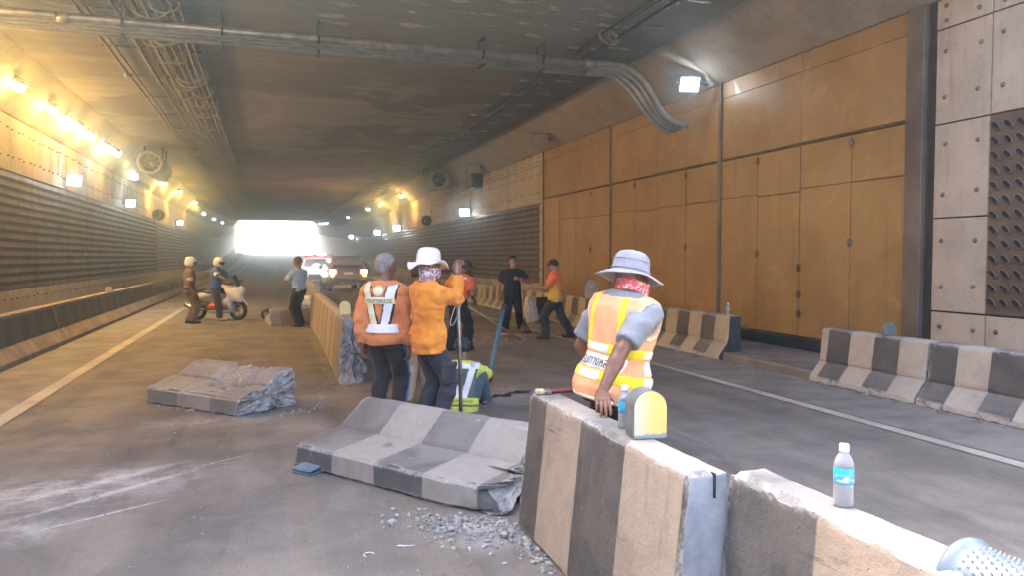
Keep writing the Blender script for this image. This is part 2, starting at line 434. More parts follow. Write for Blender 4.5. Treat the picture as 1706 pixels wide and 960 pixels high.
# right wall beyond the steel bay
def far_rows(wall, left, ya, yb):
    zs = ((3.56, 1.244),) ; return zs
y = 22.80
put('concrete_panel', conc_panel(.42, PH, 9), wallR, (XR, y, 3.437)); put('concrete_panel', conc_panel(.42, .396, 9), wallR, (XR, y, 4.681))
put('concrete_panel', conc_panel(.42, PH, 8), wallR, (XR, y, 2.193)); put('concrete_panel', conc_panel(.42, PH, 7), wallR, (XR, y, .95)); put('concrete_panel', conc_panel(.42, .82, 6), wallR, (XR, y, .125))
perf_far_r = perf_far
y = 23.23
while y < 44:
    panel(random.choice(pm), wallR, y, 3.437); panel(random.choice(pm_top), wallR, y, 4.681); panel(random.choice(pm_low), wallR, y, .0)
    p = panel(perf_far, wallR, y, .83); y += PW
yR = y
y = 14.42
while y < 42:
    p = panel(random.choice(pm), wallL, y, 3.58, True)
    panel(perf_far, wallL, y, .95, True); panel(random.choice(pm_low), wallL, y, .12, True); y += PW
yL = y
# beyond that the pieces are under ten pixels: one mesh of ribs and slabs per wall
for wall, X, s, ya in ((wallR, XR, 1, yR), (wallL, XL, -1, yL)):
    g = MB(); y = ya
    while y < Y1:
        ye = min(y+PW*2, Y1)
        g.box((X, y+.01, 3.50), (X+.05*s, ye-.01, 4.82), 0)
        if s > 0: g.box((X, y+.01, 4.84), (X+.05*s, ye-.01, 5.07), 0)
        g.box((X, y+.01, .13), (X+.05*s, ye-.01, .93), 0)
        y = ye
    zz = .97
    while zz < 3.45:
        g.prism([(X+.03*s, zz), (X-.02*s, zz+.03), (X-.012*s, zz+.11), (X+.03*s, zz+.17)], ya, Y1, 1); zz += .195
    tag(g.build('distant_panels', [m_wall, m_perf], wall), kind='stuff')

# ---- brown steel bay, Y 8.3 .. 22.75
def steel_mat():
    t = NT('brown_steel'); co = t.coord('World'); oi = t.node('ShaderNodeObjectInfo').outputs['Random']
    a = t.noise(co, .8, 5, .6, .3); b = t.noise(co, 7, 7, .7); d = t.noise(t.coord('World', (1, .9, .55)), 1.3, 5, .6, .5)
    col = t.mix(t.ramp(a, .35, .7), (.36, .222, .085), (.27, .165, .062))
    col = t.mix(t.math('MULTIPLY', t.ramp(d, .5, .75), .4), col, (.17, .112, .058))
    col = t.mix(t.math('MULTIPLY', t.ramp(b, .58, .72), .5), col, (.36, .22, .085))
    col = t.mix(t.math('MULTIPLY', oi, .45), col, (.25, .15, .058))
    drip = t.noise(t.coord('World', (3, 5, .22)), 1.5, 5, .65)
    col = t.mix(t.math('MULTIPLY', t.ramp(drip, .56, .74), .38), col, (.11, .078, .045))
    blot = t.noise(co, 2.3, 7, .72, .9)
    col = t.mix(t.math('MULTIPLY', t.ramp(blot, .54, .68), .5), col, (.46, .31, .14))
    col = t.mix(t.math('MULTIPLY', t.ramp(blot, .44, .30), .4), col, (.15, .10, .055))
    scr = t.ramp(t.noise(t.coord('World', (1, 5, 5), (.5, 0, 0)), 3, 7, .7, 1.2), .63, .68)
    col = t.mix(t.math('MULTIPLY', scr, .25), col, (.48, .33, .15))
    h = t.math('ADD', t.math('MULTIPLY', a, .8), t.math('MULTIPLY', b, .15))
    return t.fin(col, t.ramp(b, .3, .7, .34, .6), t.bump(h, .25, .03), .0)
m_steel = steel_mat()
m_seam = M('brown_seam_steel', (.13, .085, .042), .7, .2, 4, kind='World')  # dark brown of the bay's backing, rail and latches
m_post = M('grey_brown_post_steel', (.155, .128, .105), .55, .2, 2, .1, kind='World')
m_sill = M('blue_grey_sill_steel', (.06, .066, .068), .6, .2, 3, .1, kind='World')
cols = [8.31, 9.35, 10.5, 11.64, 12.84, 14.11, 15.31, 16.46, 17.8, 19.06, 20.12, 21.42, 22.76]
bay = thing('steel_wall_bay', 'rusty ochre brown steel panel bay set into the right tunnel wall', 'steel wall', (0, 0, 0))
bk = MB(); bk.box((XR+.03, 8.0, .12), (XR+.05, 22.78, ZT-.01)); bk.build('backing', m_seam, bay)
def spanel(y0, y1, z0, z1, gap=.006, dx=None):
    g = MB(); d = random.uniform(-.010, .006) if dx is None else dx
    # slightly oil-canned sheet
    ny, nz = 5, 5; vs = []; amp = random.uniform(.002, .007)*random.choice((-1, 1)); px, pz = random.uniform(-.3,.3), random.uniform(-.3,.3)
    a0, a1, b0, b1 = y0+gap, y1-gap, z0+gap, z1-gap
    for i in range(ny+1):
        for j in range(nz+1):
            u, v = i/ny, j/nz
            vs.append((XR-.012+d+amp*sin(pi*min(1,max(0,u+px*u*(1-u))))*sin(pi*min(1,max(0,v+pz*v*(1-v)))), a0+(a1-a0)*u, b0+(b1-b0)*v))
    fs = [(i*(nz+1)+j, i*(nz+1)+j+1, (i+1)*(nz+1)+j+1, (i+1)*(nz+1)+j) for i in range(ny) for j in range(nz)]
    g.add(vs, fs, 0, True)
    q = XR+.028
    e = [(XR-.012+d, a0, b0), (XR-.012+d, a1, b0), (XR-.012+d, a1, b1), (XR-.012+d, a0, b1), (q, a0, b0), (q, a1, b0), (q, a1, b1), (q, a0, b1)]
    g.add(e, [(0,4,5,1),(1,5,6,2),(2,6,7,3),(3,7,4,0)], 0)
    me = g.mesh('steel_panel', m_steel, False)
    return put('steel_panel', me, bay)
up = [8.31, 10.5, 12.84, 15.31, 17.8, 20.12, 22.76]
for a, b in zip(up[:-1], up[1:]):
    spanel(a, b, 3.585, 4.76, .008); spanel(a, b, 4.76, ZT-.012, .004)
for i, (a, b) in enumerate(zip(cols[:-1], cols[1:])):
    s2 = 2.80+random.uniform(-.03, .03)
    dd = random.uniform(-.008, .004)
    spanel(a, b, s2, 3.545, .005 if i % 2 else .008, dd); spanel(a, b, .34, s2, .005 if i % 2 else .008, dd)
for yy, w, x in ((8.155, .29, -.06), (12.84, .10, -.055), (17.8, .07, -.05), (22.80, .06, -.05)):
    g = MB(); g.bbox((XR+x, yy-w/2, .10), (XR+.029, yy+w/2, ZT-.005), .008); g.build('post', m_post, bay)
g = MB(); g.bbox((XR-.03, 8.31, 3.548), (XR+.029, 22.76, 3.582), .005); g.build('rail', m_seam, bay)
g = MB(); g.bbox((XR-.05, 8.31, .12), (XR+.029, 22.76, .325), .01); g.build('sill', m_sill, bay)
for i, yy in enumerate((9.35, 11.64, 14.11, 16.46, 19.06)):
    for zz in (3.42, 1.9 if i % 2 == 0 else 1.75):
        g = MB(); g.tube([(0, 0, -.06), (0, 0, .06)], .016, 8); g.box((-.004, -.045, -.04), (.012, .045, .04))
        g.build('hinge', m_post, bay, (XR-.030, yy, zz))
for yy, zz in ((10.5, 1.5), (10.5, 1.05), (10.48, .72), (17.0, 1.6)):
    g = MB(); g.bbox((-.03, -.03, -.06), (.01, .03, .06), .006); g.tube([(-.03, 0, 0), (-.05, 0, 0), (-.05, -.07, -.005)], .009, 6)
    g.build('latch', m_seam, bay, (XR-.022, yy, zz))
# ================================================================== the far half of the tunnel climbs gently
def rise(y):
    if y < 55: return 0.0
    if y < 150: return .00034*(y-55)**2
    return .00034*95**2 + (y-150)*.0646*max(0, 1-(y-150)/240.0)
def climb(o):
    bm = bmesh.new(); bm.from_mesh(o.data)
    for yc in (52, 60, 68, 76, 84, 92, 100, 108, 116, 124, 132, 140, 150, 165, 185, 210, 250):
        gm = bm.verts[:]+bm.edges[:]+bm.faces[:]
        bmesh.ops.bisect_plane(bm, geom=gm, plane_co=(0, yc, 0), plane_no=(0, 1, 0))
    for v in bm.verts: v.co.z += rise(min(v.co.y, 250))
    bm.to_mesh(o.data); bm.free()
for o in list(COL.objects):
    if o.type == 'MESH' and o.name.split('.')[0] in ('ground', 'road', 'road_shoulder', 'road_line', 'pavement', 'ceiling', 'haunch', 'wall_right', 'wall_left', 'distant_panels'):
        climb(o)

# ================================================================== pipes, trays, lamps, fans
m_galv = M('galvanised_pipe', (.42, .42, .40), .38, .2, 6, .08, metal=.55, c2=(.24,.235,.225))
m_pvc = M('grey_conduit', (.25, .25, .24), .5, .15, 8, .05)
m_rustpipe = M('dusty_brown_pipe', (.20, .155, .11), .6, .25, 8, .1)
m_cable = M('grey_cable', (.30, .28, .25), .6, .2, 13)
m_blk = M('black_metal', (.035, .033, .031), .5, .2, 15)
m_lampbody = M('lamp_housing_grey', (.30, .30, .31), .45, .15, 12)
SOD, LED = (1.0, .54, .12), (.82, .92, 1.0)
m_sod = emit('sodium_lamp_glass', (1.0, .66, .24), 3.2)
m_led = emit('led_lamp_glass', (.90, .96, 1.0), 2.5)
m_ledb = emit('blue_white_lamp_glass', (.62, .84, 1.0), 3.0)
m_off = M('unlit_lamp_glass', (.35, .36, .38), .2, .1, 5)

# ---- the big conduit crossing under the ceiling
cr = thing('conduit_run', 'grey conduits crossing under the ceiling and curling down onto the right wall', 'conduit', (0, 13.75, 5.5))
def arc(pts, n=6):
    """Catmull-Rom through points"""
    P = [Vector(p) for p in pts]; P = [2*P[0]-P[1]]+P+[2*P[-1]-P[-2]]; out = []
    for i in range(1, len(P)-2):
        for k in range(n):
            t = k/n; a, b, c, d = P[i-1:i+3]
            out.append(.5*((2*b)+(c-a)*t+(2*a-5*b+4*c-d)*t*t+(3*b-a-3*c+d)*t**3))
    out.append(P[-2]); return out
for i, (dy, dz, r, m, dd) in enumerate(((0, 0, .068, m_galv, 0), (.10, -.06, .044, m_pvc, .10), (.19, -.10, .044, m_pvc, .20), (.28, -.14, .044, m_pvc, .30))):
    g = MB(); g.tube([(-5.3, dy, dz+.06), (-4.2, dy, dz+.02), (6.1, dy, dz)], r, 10); g.build('conduit', m, cr)
    bend = arc([(6.1, dy, dz), (6.55, dy, dz+.02), (6.86-dd*.45, dy, dz-.02), (7.20-dd*.55, dy, -.20-dd*.55), (7.46-dd*.6, dy, -.48-dd*.5), (7.66-dd*.5, dy, -.80-dd*.25), (7.90-dd*.45, dy, -1.02-dd*.3), (8.28-dd*.75, dy+.02, -1.10-dd*.42)], 6)
    g = MB(); g.tube(bend, max(r*.95, .05), 10); g.build('bend', m_pvc, cr)
for x in (-3.06, 2.15, 6.08):
    g = MB(); g.tube([(x-.09, 0, 0), (x+.09, 0, 0)], .083, 12); g.tube([(x-.10, 0, 0), (x-.085, 0, 0)], .09, 12); g.build('coupling', m_galv, cr)
for x in (-4.4, -2.2, -.68, .9, 3.9, 5.1):
    g = MB(); g.tube([(x-.018, 0, 0), (x+.018, 0, 0)], .075, 12); g.tube([(x, -.07, 0), (x, -.07, .30)], .005, 6); g.tube([(x, .34, -.1), (x, .34, .30)], .008, 6)
    g.box((x-.02, -.08, -.215), (x+.02, .36, -.195)); g.box((x-.02, -.085, .28), (x+.02, .36, .298)); g.build('hanger', m_blk, cr)
# ---- cable tray along the right side of the ceiling
tr = thing('cable_tray', 'dark twin cable rails on brackets along the right side of the ceiling', 'cable tray', (0, 0, 5.66))
for x, w in ((5.70, .05), (5.86, .05), (6.08, .06)):
    g = MB(); y = 8.0; pts = []
    while y < 100: pts.append((x+random.uniform(-.008, .008), y, rise(y)+random.uniform(-.006, .006))); y += 1.45
    g.tube(pts, w*.5, 7); g.build('cable', m_blk if x != 5.86 else m_rustpipe, tr)
bm_ = MB(); bm_.bbox((5.52, -.02, .03), (6.25, .02, .075), .004); bmesh_ = bm_.mesh('bracket', m_galv)
bm2 = MB(); bm2.bbox((6.42, -.018, .10), (6.82, .018, .137), .004); bmesh2 = bm2.mesh('stub_bar', m_galv)
y = 9.2
while y < 62:
    put('bracket', bmesh_, tr, (0, y, rise(y))); put('stub_bar', bmesh2, tr, (0, y+.02, rise(y))); y += 1.44
for y in (12.1, 22.6, 31):
    for k in range(3):
        q = random.uniform(0, 6); g = MB(); c = Vector((5.78+random.uniform(-.1, .15), y+random.uniform(-.1, .1), -.12)); R = random.uniform(.10, .2)
        g.tube([c+Vector((R*cos(a+q), .4*R*sin(a+q), R*.8*sin(a+q))) for a in [i*.45 for i in range(13)]], .012, 6); g.build('cable_loop', m_cable, tr)
# ---- pipe bundle along the left side of the ceiling
pb = thing('pipe_bundle', 'bundle of brown ceiling pipes with hanging cable loops on the left side', 'pipes', (0, 0, 5.66))
for x, r in ((-2.84, .028), (-2.70, .028), (-2.26, .034), (-2.11, .036), (-1.96, .034), (-1.82, .036), (-1.67, .034), (-1.53, .036), (-1.40, .034), (-1.28, .028)):
    g = MB(); y = 8.0; pts = []; dz = random.uniform(-.02, .03)
    while y < 75: pts.append((x+random.uniform(-.012, .012), y, dz+rise(y)+random.uniform(-.012, .008))); y += 2.4
    g.tube(pts, r, 8); g.build('pipe', m_rustpipe, pb)
st = MB(); st.box((-2.95, -.02, .05), (-1.2, .02, .085)); stm = st.mesh('strut', m_rustpipe)
y = 9
while y < 70: put('strut', stm, pb, (0, y, rise(y))); y += 2.4
for y in (11.0, 12.3, 13.1, 14.5, 15.0, 16.5, 17.8, 18.4, 19.6, 20.8, 22, 24.5):
    for k in range(2):
        g = MB(); c = Vector((-1.62+random.uniform(-.30, .25), y+random.uniform(-.3, .3), -.07)); R = random.uniform(.14, .26)
        a0 = random.uniform(pi*.85, pi*1.1); n = 12
        g.tube([c+Vector((R*1.25*cos(a0+i*pi*1.25/n), random.uniform(-.01, .01)+.05*sin(i*.6), R*.75*sin(a0+i*pi*1.25/n))) for i in range(n+1)], .011, 6); g.build('cable_loop', m_cable, pb)
g = MB(); g.tube([(-2.86, 18.2, .02), (-2.86, 18.2, -.09)], .05, 8); g.build('junction_box', m_lampbody, pb)

# ---- lamps
def wall_lamp(x, y, z, side, label, kind='sodium', watts=60, group=None, big=1.0):
    """tunnel luminaire on a short bracket; side=+1 right wall, -1 left wall; lens faces the road and down"""
    t = thing('tunnel_lamp', label, 'lamp', (x, y, z), 0, group)
    inv = side
    tilt = Matrix.Rotation(-inv*radians(28), 4, 'Y')
    w, d, h = .14*big, .24*big, .09*big
    g = MB(); g.bbox((-w, -d, 0), (w, d, h), .03, 0, tilt); g.bbox((-w*.8, -d*.8, h), (w*.8, d*.8, h+.04), .02, 0, tilt); g.build('housing', m_lampbody, t)
    g = MB(); g.bbox((-w*.80, -d*.80, -.15), (w*.80, d*.80, .004), .05, 0, tilt)
    g.build('lens', {'sodium': m_sod, 'led': m_led, 'blue': m_ledb, 'off': m_off}[kind], t)
    g = MB(); zt = .42; g.bbox((inv*.10-.03, -.04, h), (inv*.10+.03, .04, h+.22), .006); g.bbox((inv*.10-.03, -.04, h+.16), (inv*.34, .04, h+.22), .006); g.build('bracket', m_blk, t)
    if watts: lamp(t, (-inv*.22, 0, -.30), watts*(2.6 if kind == 'sodium' else .8), SOD if kind == 'sodium' else LED, .10, 'SPOT', (0, inv*radians(50), 0), radians(160), 1.0)
    if watts and kind == 'sodium': lamp(t, (-inv*.24, 0, -.42), watts*.42, SOD, .08)
    return t
sidx = ['nearest', 'second', 'third', 'fourth', 'fifth', 'sixth', 'seventh']
for y, k, lab, w in ((18.0, 'sodium', 'brightest yellow sodium lamp high on the left wall, nearest the camera', 13), (20.5, 'sodium', 'second yellow sodium lamp along the top of the left wall', 13),
        (22.1, 'sodium', 'third yellow sodium lamp, just before the first white lamp on the left', 12), (23.05, 'led', 'white lamp between two yellow sodium lamps on the left wall', 30),
        (24.65, 'sodium', 'fourth yellow sodium lamp, just past the single white lamp', 12), (27.0, 'led', 'upper white lamp of the touching pair on the left wall', 12),
        (27.55, 'led', 'lower white lamp of the touching pair on the left wall', 12), (28.55, 'sodium', 'yellow sodium lamp just past the pair of white lamps', 12)):
    wall_lamp(-4.80, y, 5.24, -1, lab, k, w, 'lit lamps along the left wall', .8)
wall_lamp(-4.80, 15.6, 5.24, -1, 'yellow sodium lamp cut off by the left edge of the view', 'sodium', 13, 'lit lamps along the left wall')
for x, y, z, lab, k in ((7.72, 45.3, 5.42, 'bright amber lamp on the right haunch just past the jet fan', 'sodium'), (7.72, 53.8, 5.55, 'small amber lamp beyond the bright amber one on the right haunch', 'sodium'),
        (7.72, 61.1, 5.58, 'blue white lamp deep in the tunnel on the right haunch', 'blue'), (7.72, 77, 5.75, 'faint far blue white lamp high on the right haunch', 'blue')):
    wall_lamp(x, y, z, 1, lab, k, 30, 'lamps along the right haunch', 1.1)
for i, y in enumerate((104, 109, 114, 120)):
    wall_lamp(7.6, y, 5.45+rise(y), 1, ('rightmost', 'second from the right', 'third from the right', 'leftmost')[i]+' of four tiny white lamps beside the bright exit', 'blue', 25, 'distant lamps by the exit')
for y_, o_ in ((13.2, 'third'), (10.8, 'second'), (8.4, 'first')):  # unseen lamps carrying the row on, added to warm panels and road
    wall_lamp(-4.80, y_, 5.24, -1, o_+' added yellow sodium lamp inside the near portal, unseen left of the view', 'sodium', 8, 'lit lamps along the left wall')
def gooseneck(y, z, lab, watts, kind='sodium'):
    t = thing('gooseneck_lamp', lab, 'lamp', (XL, y, z), 0, 'lamps on curved arms on the left wall')
    g = MB(); g.tube(arc([(0, 0, -1.0), (.10, 0, -.55), (.30, 0, -.12), (.55, 0, 0)], 5), .025, 7); g.build('arm', m_lampbody, t)
    g = MB(); g.bbox((.40, -.25, -.05), (.85, .25, .07), .04); g.build('housing', m_lampbody, t)
    g = MB(); g.bbox((.44, -.22, -.085), (.82, .22, -.045), .015); g.build('lens', m_sod, t)
    lamp(t, (.7, 0, -.35), watts*.4, SOD, .1)
gooseneck(39.8, 5.3, 'lamp on a pale curved arm, nearest of the three on the left wall', 30)
gooseneck(46.5, 5.45, 'lamp on a curved arm, middle of the three on the left wall', 30)
gooseneck(55.8, 5.5, 'lamp on a curved arm, farthest of the three on the left wall', 30)
for y, o_ in ((66, 'nearest'), (78, 'middle'), (92, 'farthest')): wall_lamp(-4.85, y, 5.2+rise(y), -1, o_+' of three far white lamps past the curved arms, left haunch', 'led', 12, 'far lamps on the left haunch')
def flood(x, y, z, yaw, pitch, lab, kind='led', watts=40, s=1.0, group='flat floodlights on the walls', cable=0):
    """flat LED floodlight on a yoke; faces -Y before the turn, yaw about z, pitch down"""
    t = thing('floodlight', lab, 'floodlight', (x, y, z), 0, group)
    R = Matrix.Rotation(yaw, 4, 'Z') @ Matrix.Rotation(pitch, 4, 'X')
    g = MB(); g.bbox((-.21*s, -.03, -.16*s), (.21*s, .05, .16*s), .012, 0, R)
    for k in range(7): g.box((-.17*s+k*.055*s, .05, -.13*s), (-.155*s+k*.055*s, .085, .13*s), 0, R)
    g.build('housing', m_lampbody, t)
    g = MB(); g.bbox((-.185*s, -.040, -.135*s), (.185*s, -.028, .135*s), .004, 0, R); g.build('lens', {'led': m_led, 'off': m_off}[kind], t)
    g = MB(); g.tube([(-.23*s, .0, 0), (-.23*s, .16, 0), (.23*s, .16, 0), (.23*s, 0, 0)], .012, 6, 0, True, R); g.build('yoke', m_blk, t)
    wx = (XR if x > 0 else XL)-x
    g = MB(); g.tube([R @ Vector((0, .16, 0)), Vector((wx*.6, .12, .05)), Vector((wx, .12, .05))], .016, 6); g.build('bracket', m_blk, t)
    if cable:
        g = MB(); g.tube(arc([(wx*.8, .1, .05), (wx*.9-.02, .05, cable*.4), (wx*.86, -.05, cable)], 5), .010, 5); g.build('power_cable', m_blk, t)
    if watts: lamp(t, tuple(R @ Vector((0, -.12, 0))), watts*.4, LED, .1, 'SPOT', (Matrix(R).to_euler() if False else (R @ Matrix.Rotation(radians(90), 4, 'X')).to_euler()), radians(140))
    return t
flood(-5.12, 23.8, 3.83, radians(38), radians(14), 'large white floodlight low on the left wall, nearest of the lower row', 'led', 40, 1.0)
flood(-5.12, 32.8, 3.80, radians(38), radians(14), 'white floodlight in the lower left row, second along', 'led', 30, .95)
flood(-5.12, 50.3, 3.80, radians(38), radians(14), 'small far white floodlight in the lower left row', 'led', 20, .95)
flood(-5.15, 33.9, 4.95, radians(35), radians(14), 'small square white floodlight above the lower left row', 'led', 12, .8)
for y, o_ in ((35.1, 'first'), (36.1, 'second'), (37.1, 'third'), (38.2, 'last')): flood(-5.2, y, 4.90, radians(60), radians(10), o_+' of four small unlit floodlights past the square white one, left wall', 'off', 0, .55, 'unlit small floodlights')
flood(7.93, 13.1, 5.08, radians(-16), radians(24), 'lit square floodlight beside the conduit bend above the brown panels', 'led', 12, .95, cable=.9)
flood(8.15, 31.7, 3.62, radians(-28), radians(12), 'white floodlight on the right wall, nearest of the right row', 'led', 30, 1.1, cable=1.6)
flood(8.15, 49.7, 3.6, radians(-28), radians(12), 'white floodlight on the right wall, second of the right row', 'led', 25, 1.2)
flood(8.15, 59, 3.6, radians(-28), radians(12), 'white floodlight on the right wall, third of the right row', 'led', 20, 1.2)
flood(8.15, 78, 3.75, radians(-28), radians(12), 'tiny far white floodlight on the right wall above the grey car', 'led', 30, 1.1)
flood(7.78, 21.2, 5.18, radians(-20), radians(30), 'unlit grey floodlight at the corner where the brown panels begin', 'off', 0, 1.25, cable=.5)
flood(7.78, 28.8, 5.18, radians(-20), radians(30), 'unlit grey floodlight on the haunch beyond the brown panels', 'off', 0, 1.2, cable=.5)
# black cables running down the haunch to the unlit floods
def horn(x, y, z, s, lab):
    t = thing('horn_speaker', lab, 'speaker', (x, y, z), 0, 'dark speakers on the walls')
    R = Matrix.Rotation(radians(90), 4, 'X')
    g = MB(); g.lathe([(.06, -.30), (.09, -.22), (.10, -.02), (.16, .10), (.27, .26), (.29, .27), (.26, .25), (.08, .02)], 14, 0, R); g.build('horn', m_blk, t)
    g = MB(); g.bbox((0, -.03, -.03), (s*.45, .03, .03), .005); g.tube(arc([(s*.3, 0, .03), (s*.34, .0, .6), (s*.38, -.02, 1.1)], 5), .012, 5); g.build('bracket', m_blk, t)
horn(8.15, 40.2, 3.64, 1, 'dark horn speaker on the right wall above the panels'); horn(-5.1, 41.0, 3.76, -1, 'dark horn speaker on the left wall below the curved lamp')
m_fan = M('fan_casing', (.24, .215, .19), .6, .2, 4, .1)
def jet_fan(x, y, z, lab, L=3.2, r=.40):
    t = thing('jet_fan', lab, 'fan', (x, y, z), 0, 'jet fans under the ceiling')
    R = Matrix.Rotation(radians(-90), 4, 'X')
    g = MB(); g.lathe([(r*.86, .0), (r*.93, .0), (r*1.08, -.03), (r*1.10, .02), (r*1.0, .08), (r*1.0, L*.35), (r*1.06, L*.36), (r*1.06, L*.64), (r*1.0, L*.65), (r*1.0, L), (r*.86, L), (r*.84, .02), (r*.86, 0)], 24, 0, R); g.build('casing', m_fan, t)
    for k in range(8):
        a = k*pi/4; g = MB(); Rk = Matrix.Rotation(a, 4, 'Y')
        g.add([(.08, .55, -.03), (r*.83, .50, -.10), (r*.83, .62, .10), (.08, .60, .05)], [(0, 1, 2, 3)], 0, False, Rk); g.add([(.08, .57, -.03), (r*.83, .52, -.10), (r*.83, .64, .10), (.08, .62, .05)], [(0, 3, 2, 1)], 0, False, Rk); g.build('blade', m_blk, t)
    g = MB(); g.lathe([(0, .3), (.07, .36), (.10, .48), (.10, .8), (0, .82)], 12, 0, R); g.build('hub', m_lampbody, t)
    g = MB()
    for k in range(3): g.tube([(0, .2+k*.0, 0), (r*.86*cos(k*2.1+1.57), .2, r*.86*sin(k*2.1+1.57))], .012, 5)
    g.tube([(r*.45*cos(a), .2, r*.45*sin(a)) for a in [i*pi/12 for i in range(25)]], .012, 5); g.build('guard', m_fan, t)
    for yy in (L*.36, L*.64):
        for sx in (-1, 1): g = MB(); g.tube([(sx*r*.8, yy, r*.7), (sx*r*.8, yy, ZC-z)], .03, 6); g.build('hanger', m_blk, t)
jet_fan(7.32, 32.8, 5.15, 'round jet fan hung under the right haunch'); jet_fan(-4.02, 30.0, 5.12, 'dusty brown jet fan hung under the left haunch')
g = thing('control_cabinet', 'dark square box on the wall just beside the right jet fan', 'cabinet', (8.28, 30.6, 5.0))
c_ = MB(); c_.bbox((-.25, -.6, -.45), (.22, .6, .35), .03); c_.build('case', m_blk, g); c_ = MB(); c_.bbox((-.27, -.5, -.38), (-.25, .5, .28), .008); c_.build('door', m_fan, g)
# ================================================================== concrete barriers
from mathutils import noise as mn
def stripe_mat(name, off, width, dark=(.085, .082, .080), light=(.42, .335, .255), axis=1, chip=.5, dust=.3, low=None, wob=.02, raw=(.45, .44, .42), peel=.6):
    t = NT(name); co = t.coord('Object'); xyz = t.sep(co)
    n = t.noise(co, 7, 6, .65); fine = t.noise(co, 34, 6, .7); big = t.noise(co, 2.1, 5, .6, .4)
    y = t.math('ADD', xyz[axis], t.math('MULTIPLY', t.math('SUBTRACT', t.noise(co, 5, 5, .6), .5), wob))
    ph = t.math('FRACT', t.math('DIVIDE', t.math('ADD', y, off), 2*width))
    f = t.math('MULTIPLY', t.ramp(ph, 0, .012), t.ramp(ph, .512, .5))
    col = t.mix(f, dark, light)
    col = t.mix(t.math('MULTIPLY', t.ramp(n, .42, .72), .45), col, t.mix(.5, col, (.24, .20, .165)))
    col = t.mix(t.math('MULTIPLY', t.ramp(big, .45, .7), .35), col, (.20, .175, .15))
    rub = t.math('MULTIPLY', t.ramp(t.noise(t.coord('Object', (9, 9, 1.1)), 1.3, 6, .65), .52, .72), peel)
    col = t.mix(rub, col, t.mix(.6, col, (.16, .135, .115)))
    ch = t.ramp(t.math('ADD', t.math('MULTIPLY', n, .6), t.math('MULTIPLY', fine, .45)), .66-.03*chip, .69-.03*chip)
    col = t.mix(t.math('MULTIPLY', ch, chip), col, raw)
    if low:
        lo = t.math('MULTIPLY', t.ramp(xyz[2], low, low*.45), t.ramp(t.noise(co, 11, 6, .7), .40, .52))
        col = t.mix(t.math('MULTIPLY', lo, .85), col, (.52, .49, .44))
    nz = t.sep(t.node('ShaderNodeNewGeometry').outputs['Normal'])[2]
    col = t.mix(t.math('MULTIPLY', t.math('MULTIPLY', t.ramp(nz, .35, .9), t.ramp(big, .25, .6)), dust), col, (.35, .335, .31))
    pt = t.node('ShaderNodeNewGeometry').outputs['Pointiness']
    ec = t.math('MULTIPLY', t.ramp(pt, .515, .56), t.ramp(t.math('ADD', t.math('MULTIPLY', n, .5), t.math('MULTIPLY', fine, .5)), .42, .54))
    col = t.mix(t.math('MULTIPLY', ec, .8), col, (.47, .445, .41))
    pk = t.math('MULTIPLY', t.ramp(t.voro(co, 21), .10, .05), t.ramp(t.noise(co, 3.2, 4), .50, .60))
    col = t.mix(t.math('MULTIPLY', pk, .55), col, (.11, .095, .08))
    scf = t.math('MULTIPLY', t.ramp(t.noise(t.coord('Object', (1.5, 1.2, 14)), 1.6, 6, .7, .5), .60, .66), t.ramp(big, .48, .58))
    col = t.mix(t.math('MULTIPLY', scf, .5), col, (.06, .056, .053))
    h = t.math('ADD', t.math('ADD', t.math('MULTIPLY', fine, .45), t.math('MULTIPLY', n, .6)), t.math('MULTIPLY', ch, -.35))
    pit = t.ramp(t.voro(co, 30), .06, .16)
    h = t.math('ADD', h, t.math('MULTIPLY', pit, .35))
    return t.fin(col, t.ramp(n, .3, .7, .66, .88), t.bump(h, .9, .014))
def raw_mat():
    t = NT('broken_concrete'); co = t.coord('Object')
    a = t.noise(co, 9, 7, .7, .3); b = t.noise(co, 40, 6, .7); v = t.voro(co, 24, 'F1', 'Color'); vs = t.sep(v)[0]
    col = t.mix(t.ramp(a, .35, .62), (.24, .23, .215), (.52, .50, .465))
    col = t.mix(t.math('MULTIPLY', t.ramp(vs, .55, .9), .45), col, (.20, .19, .18))
    return t.fin(col, .9, t.bump(t.math('ADD', a, b), .8, .02))
m_raw = raw_mat()
def densify(poly, step):
    out = []
    n = len(poly)
    for i in range(n):
        a, b = Vector((*poly[i], 0)), Vector((*poly[(i+1) % n], 0)); k = max(1, int(round((b-a).length/step)))
        for j in range(k): p = a.lerp(b, j/k); out.append((p.x, p.y, j == 0))
    return out
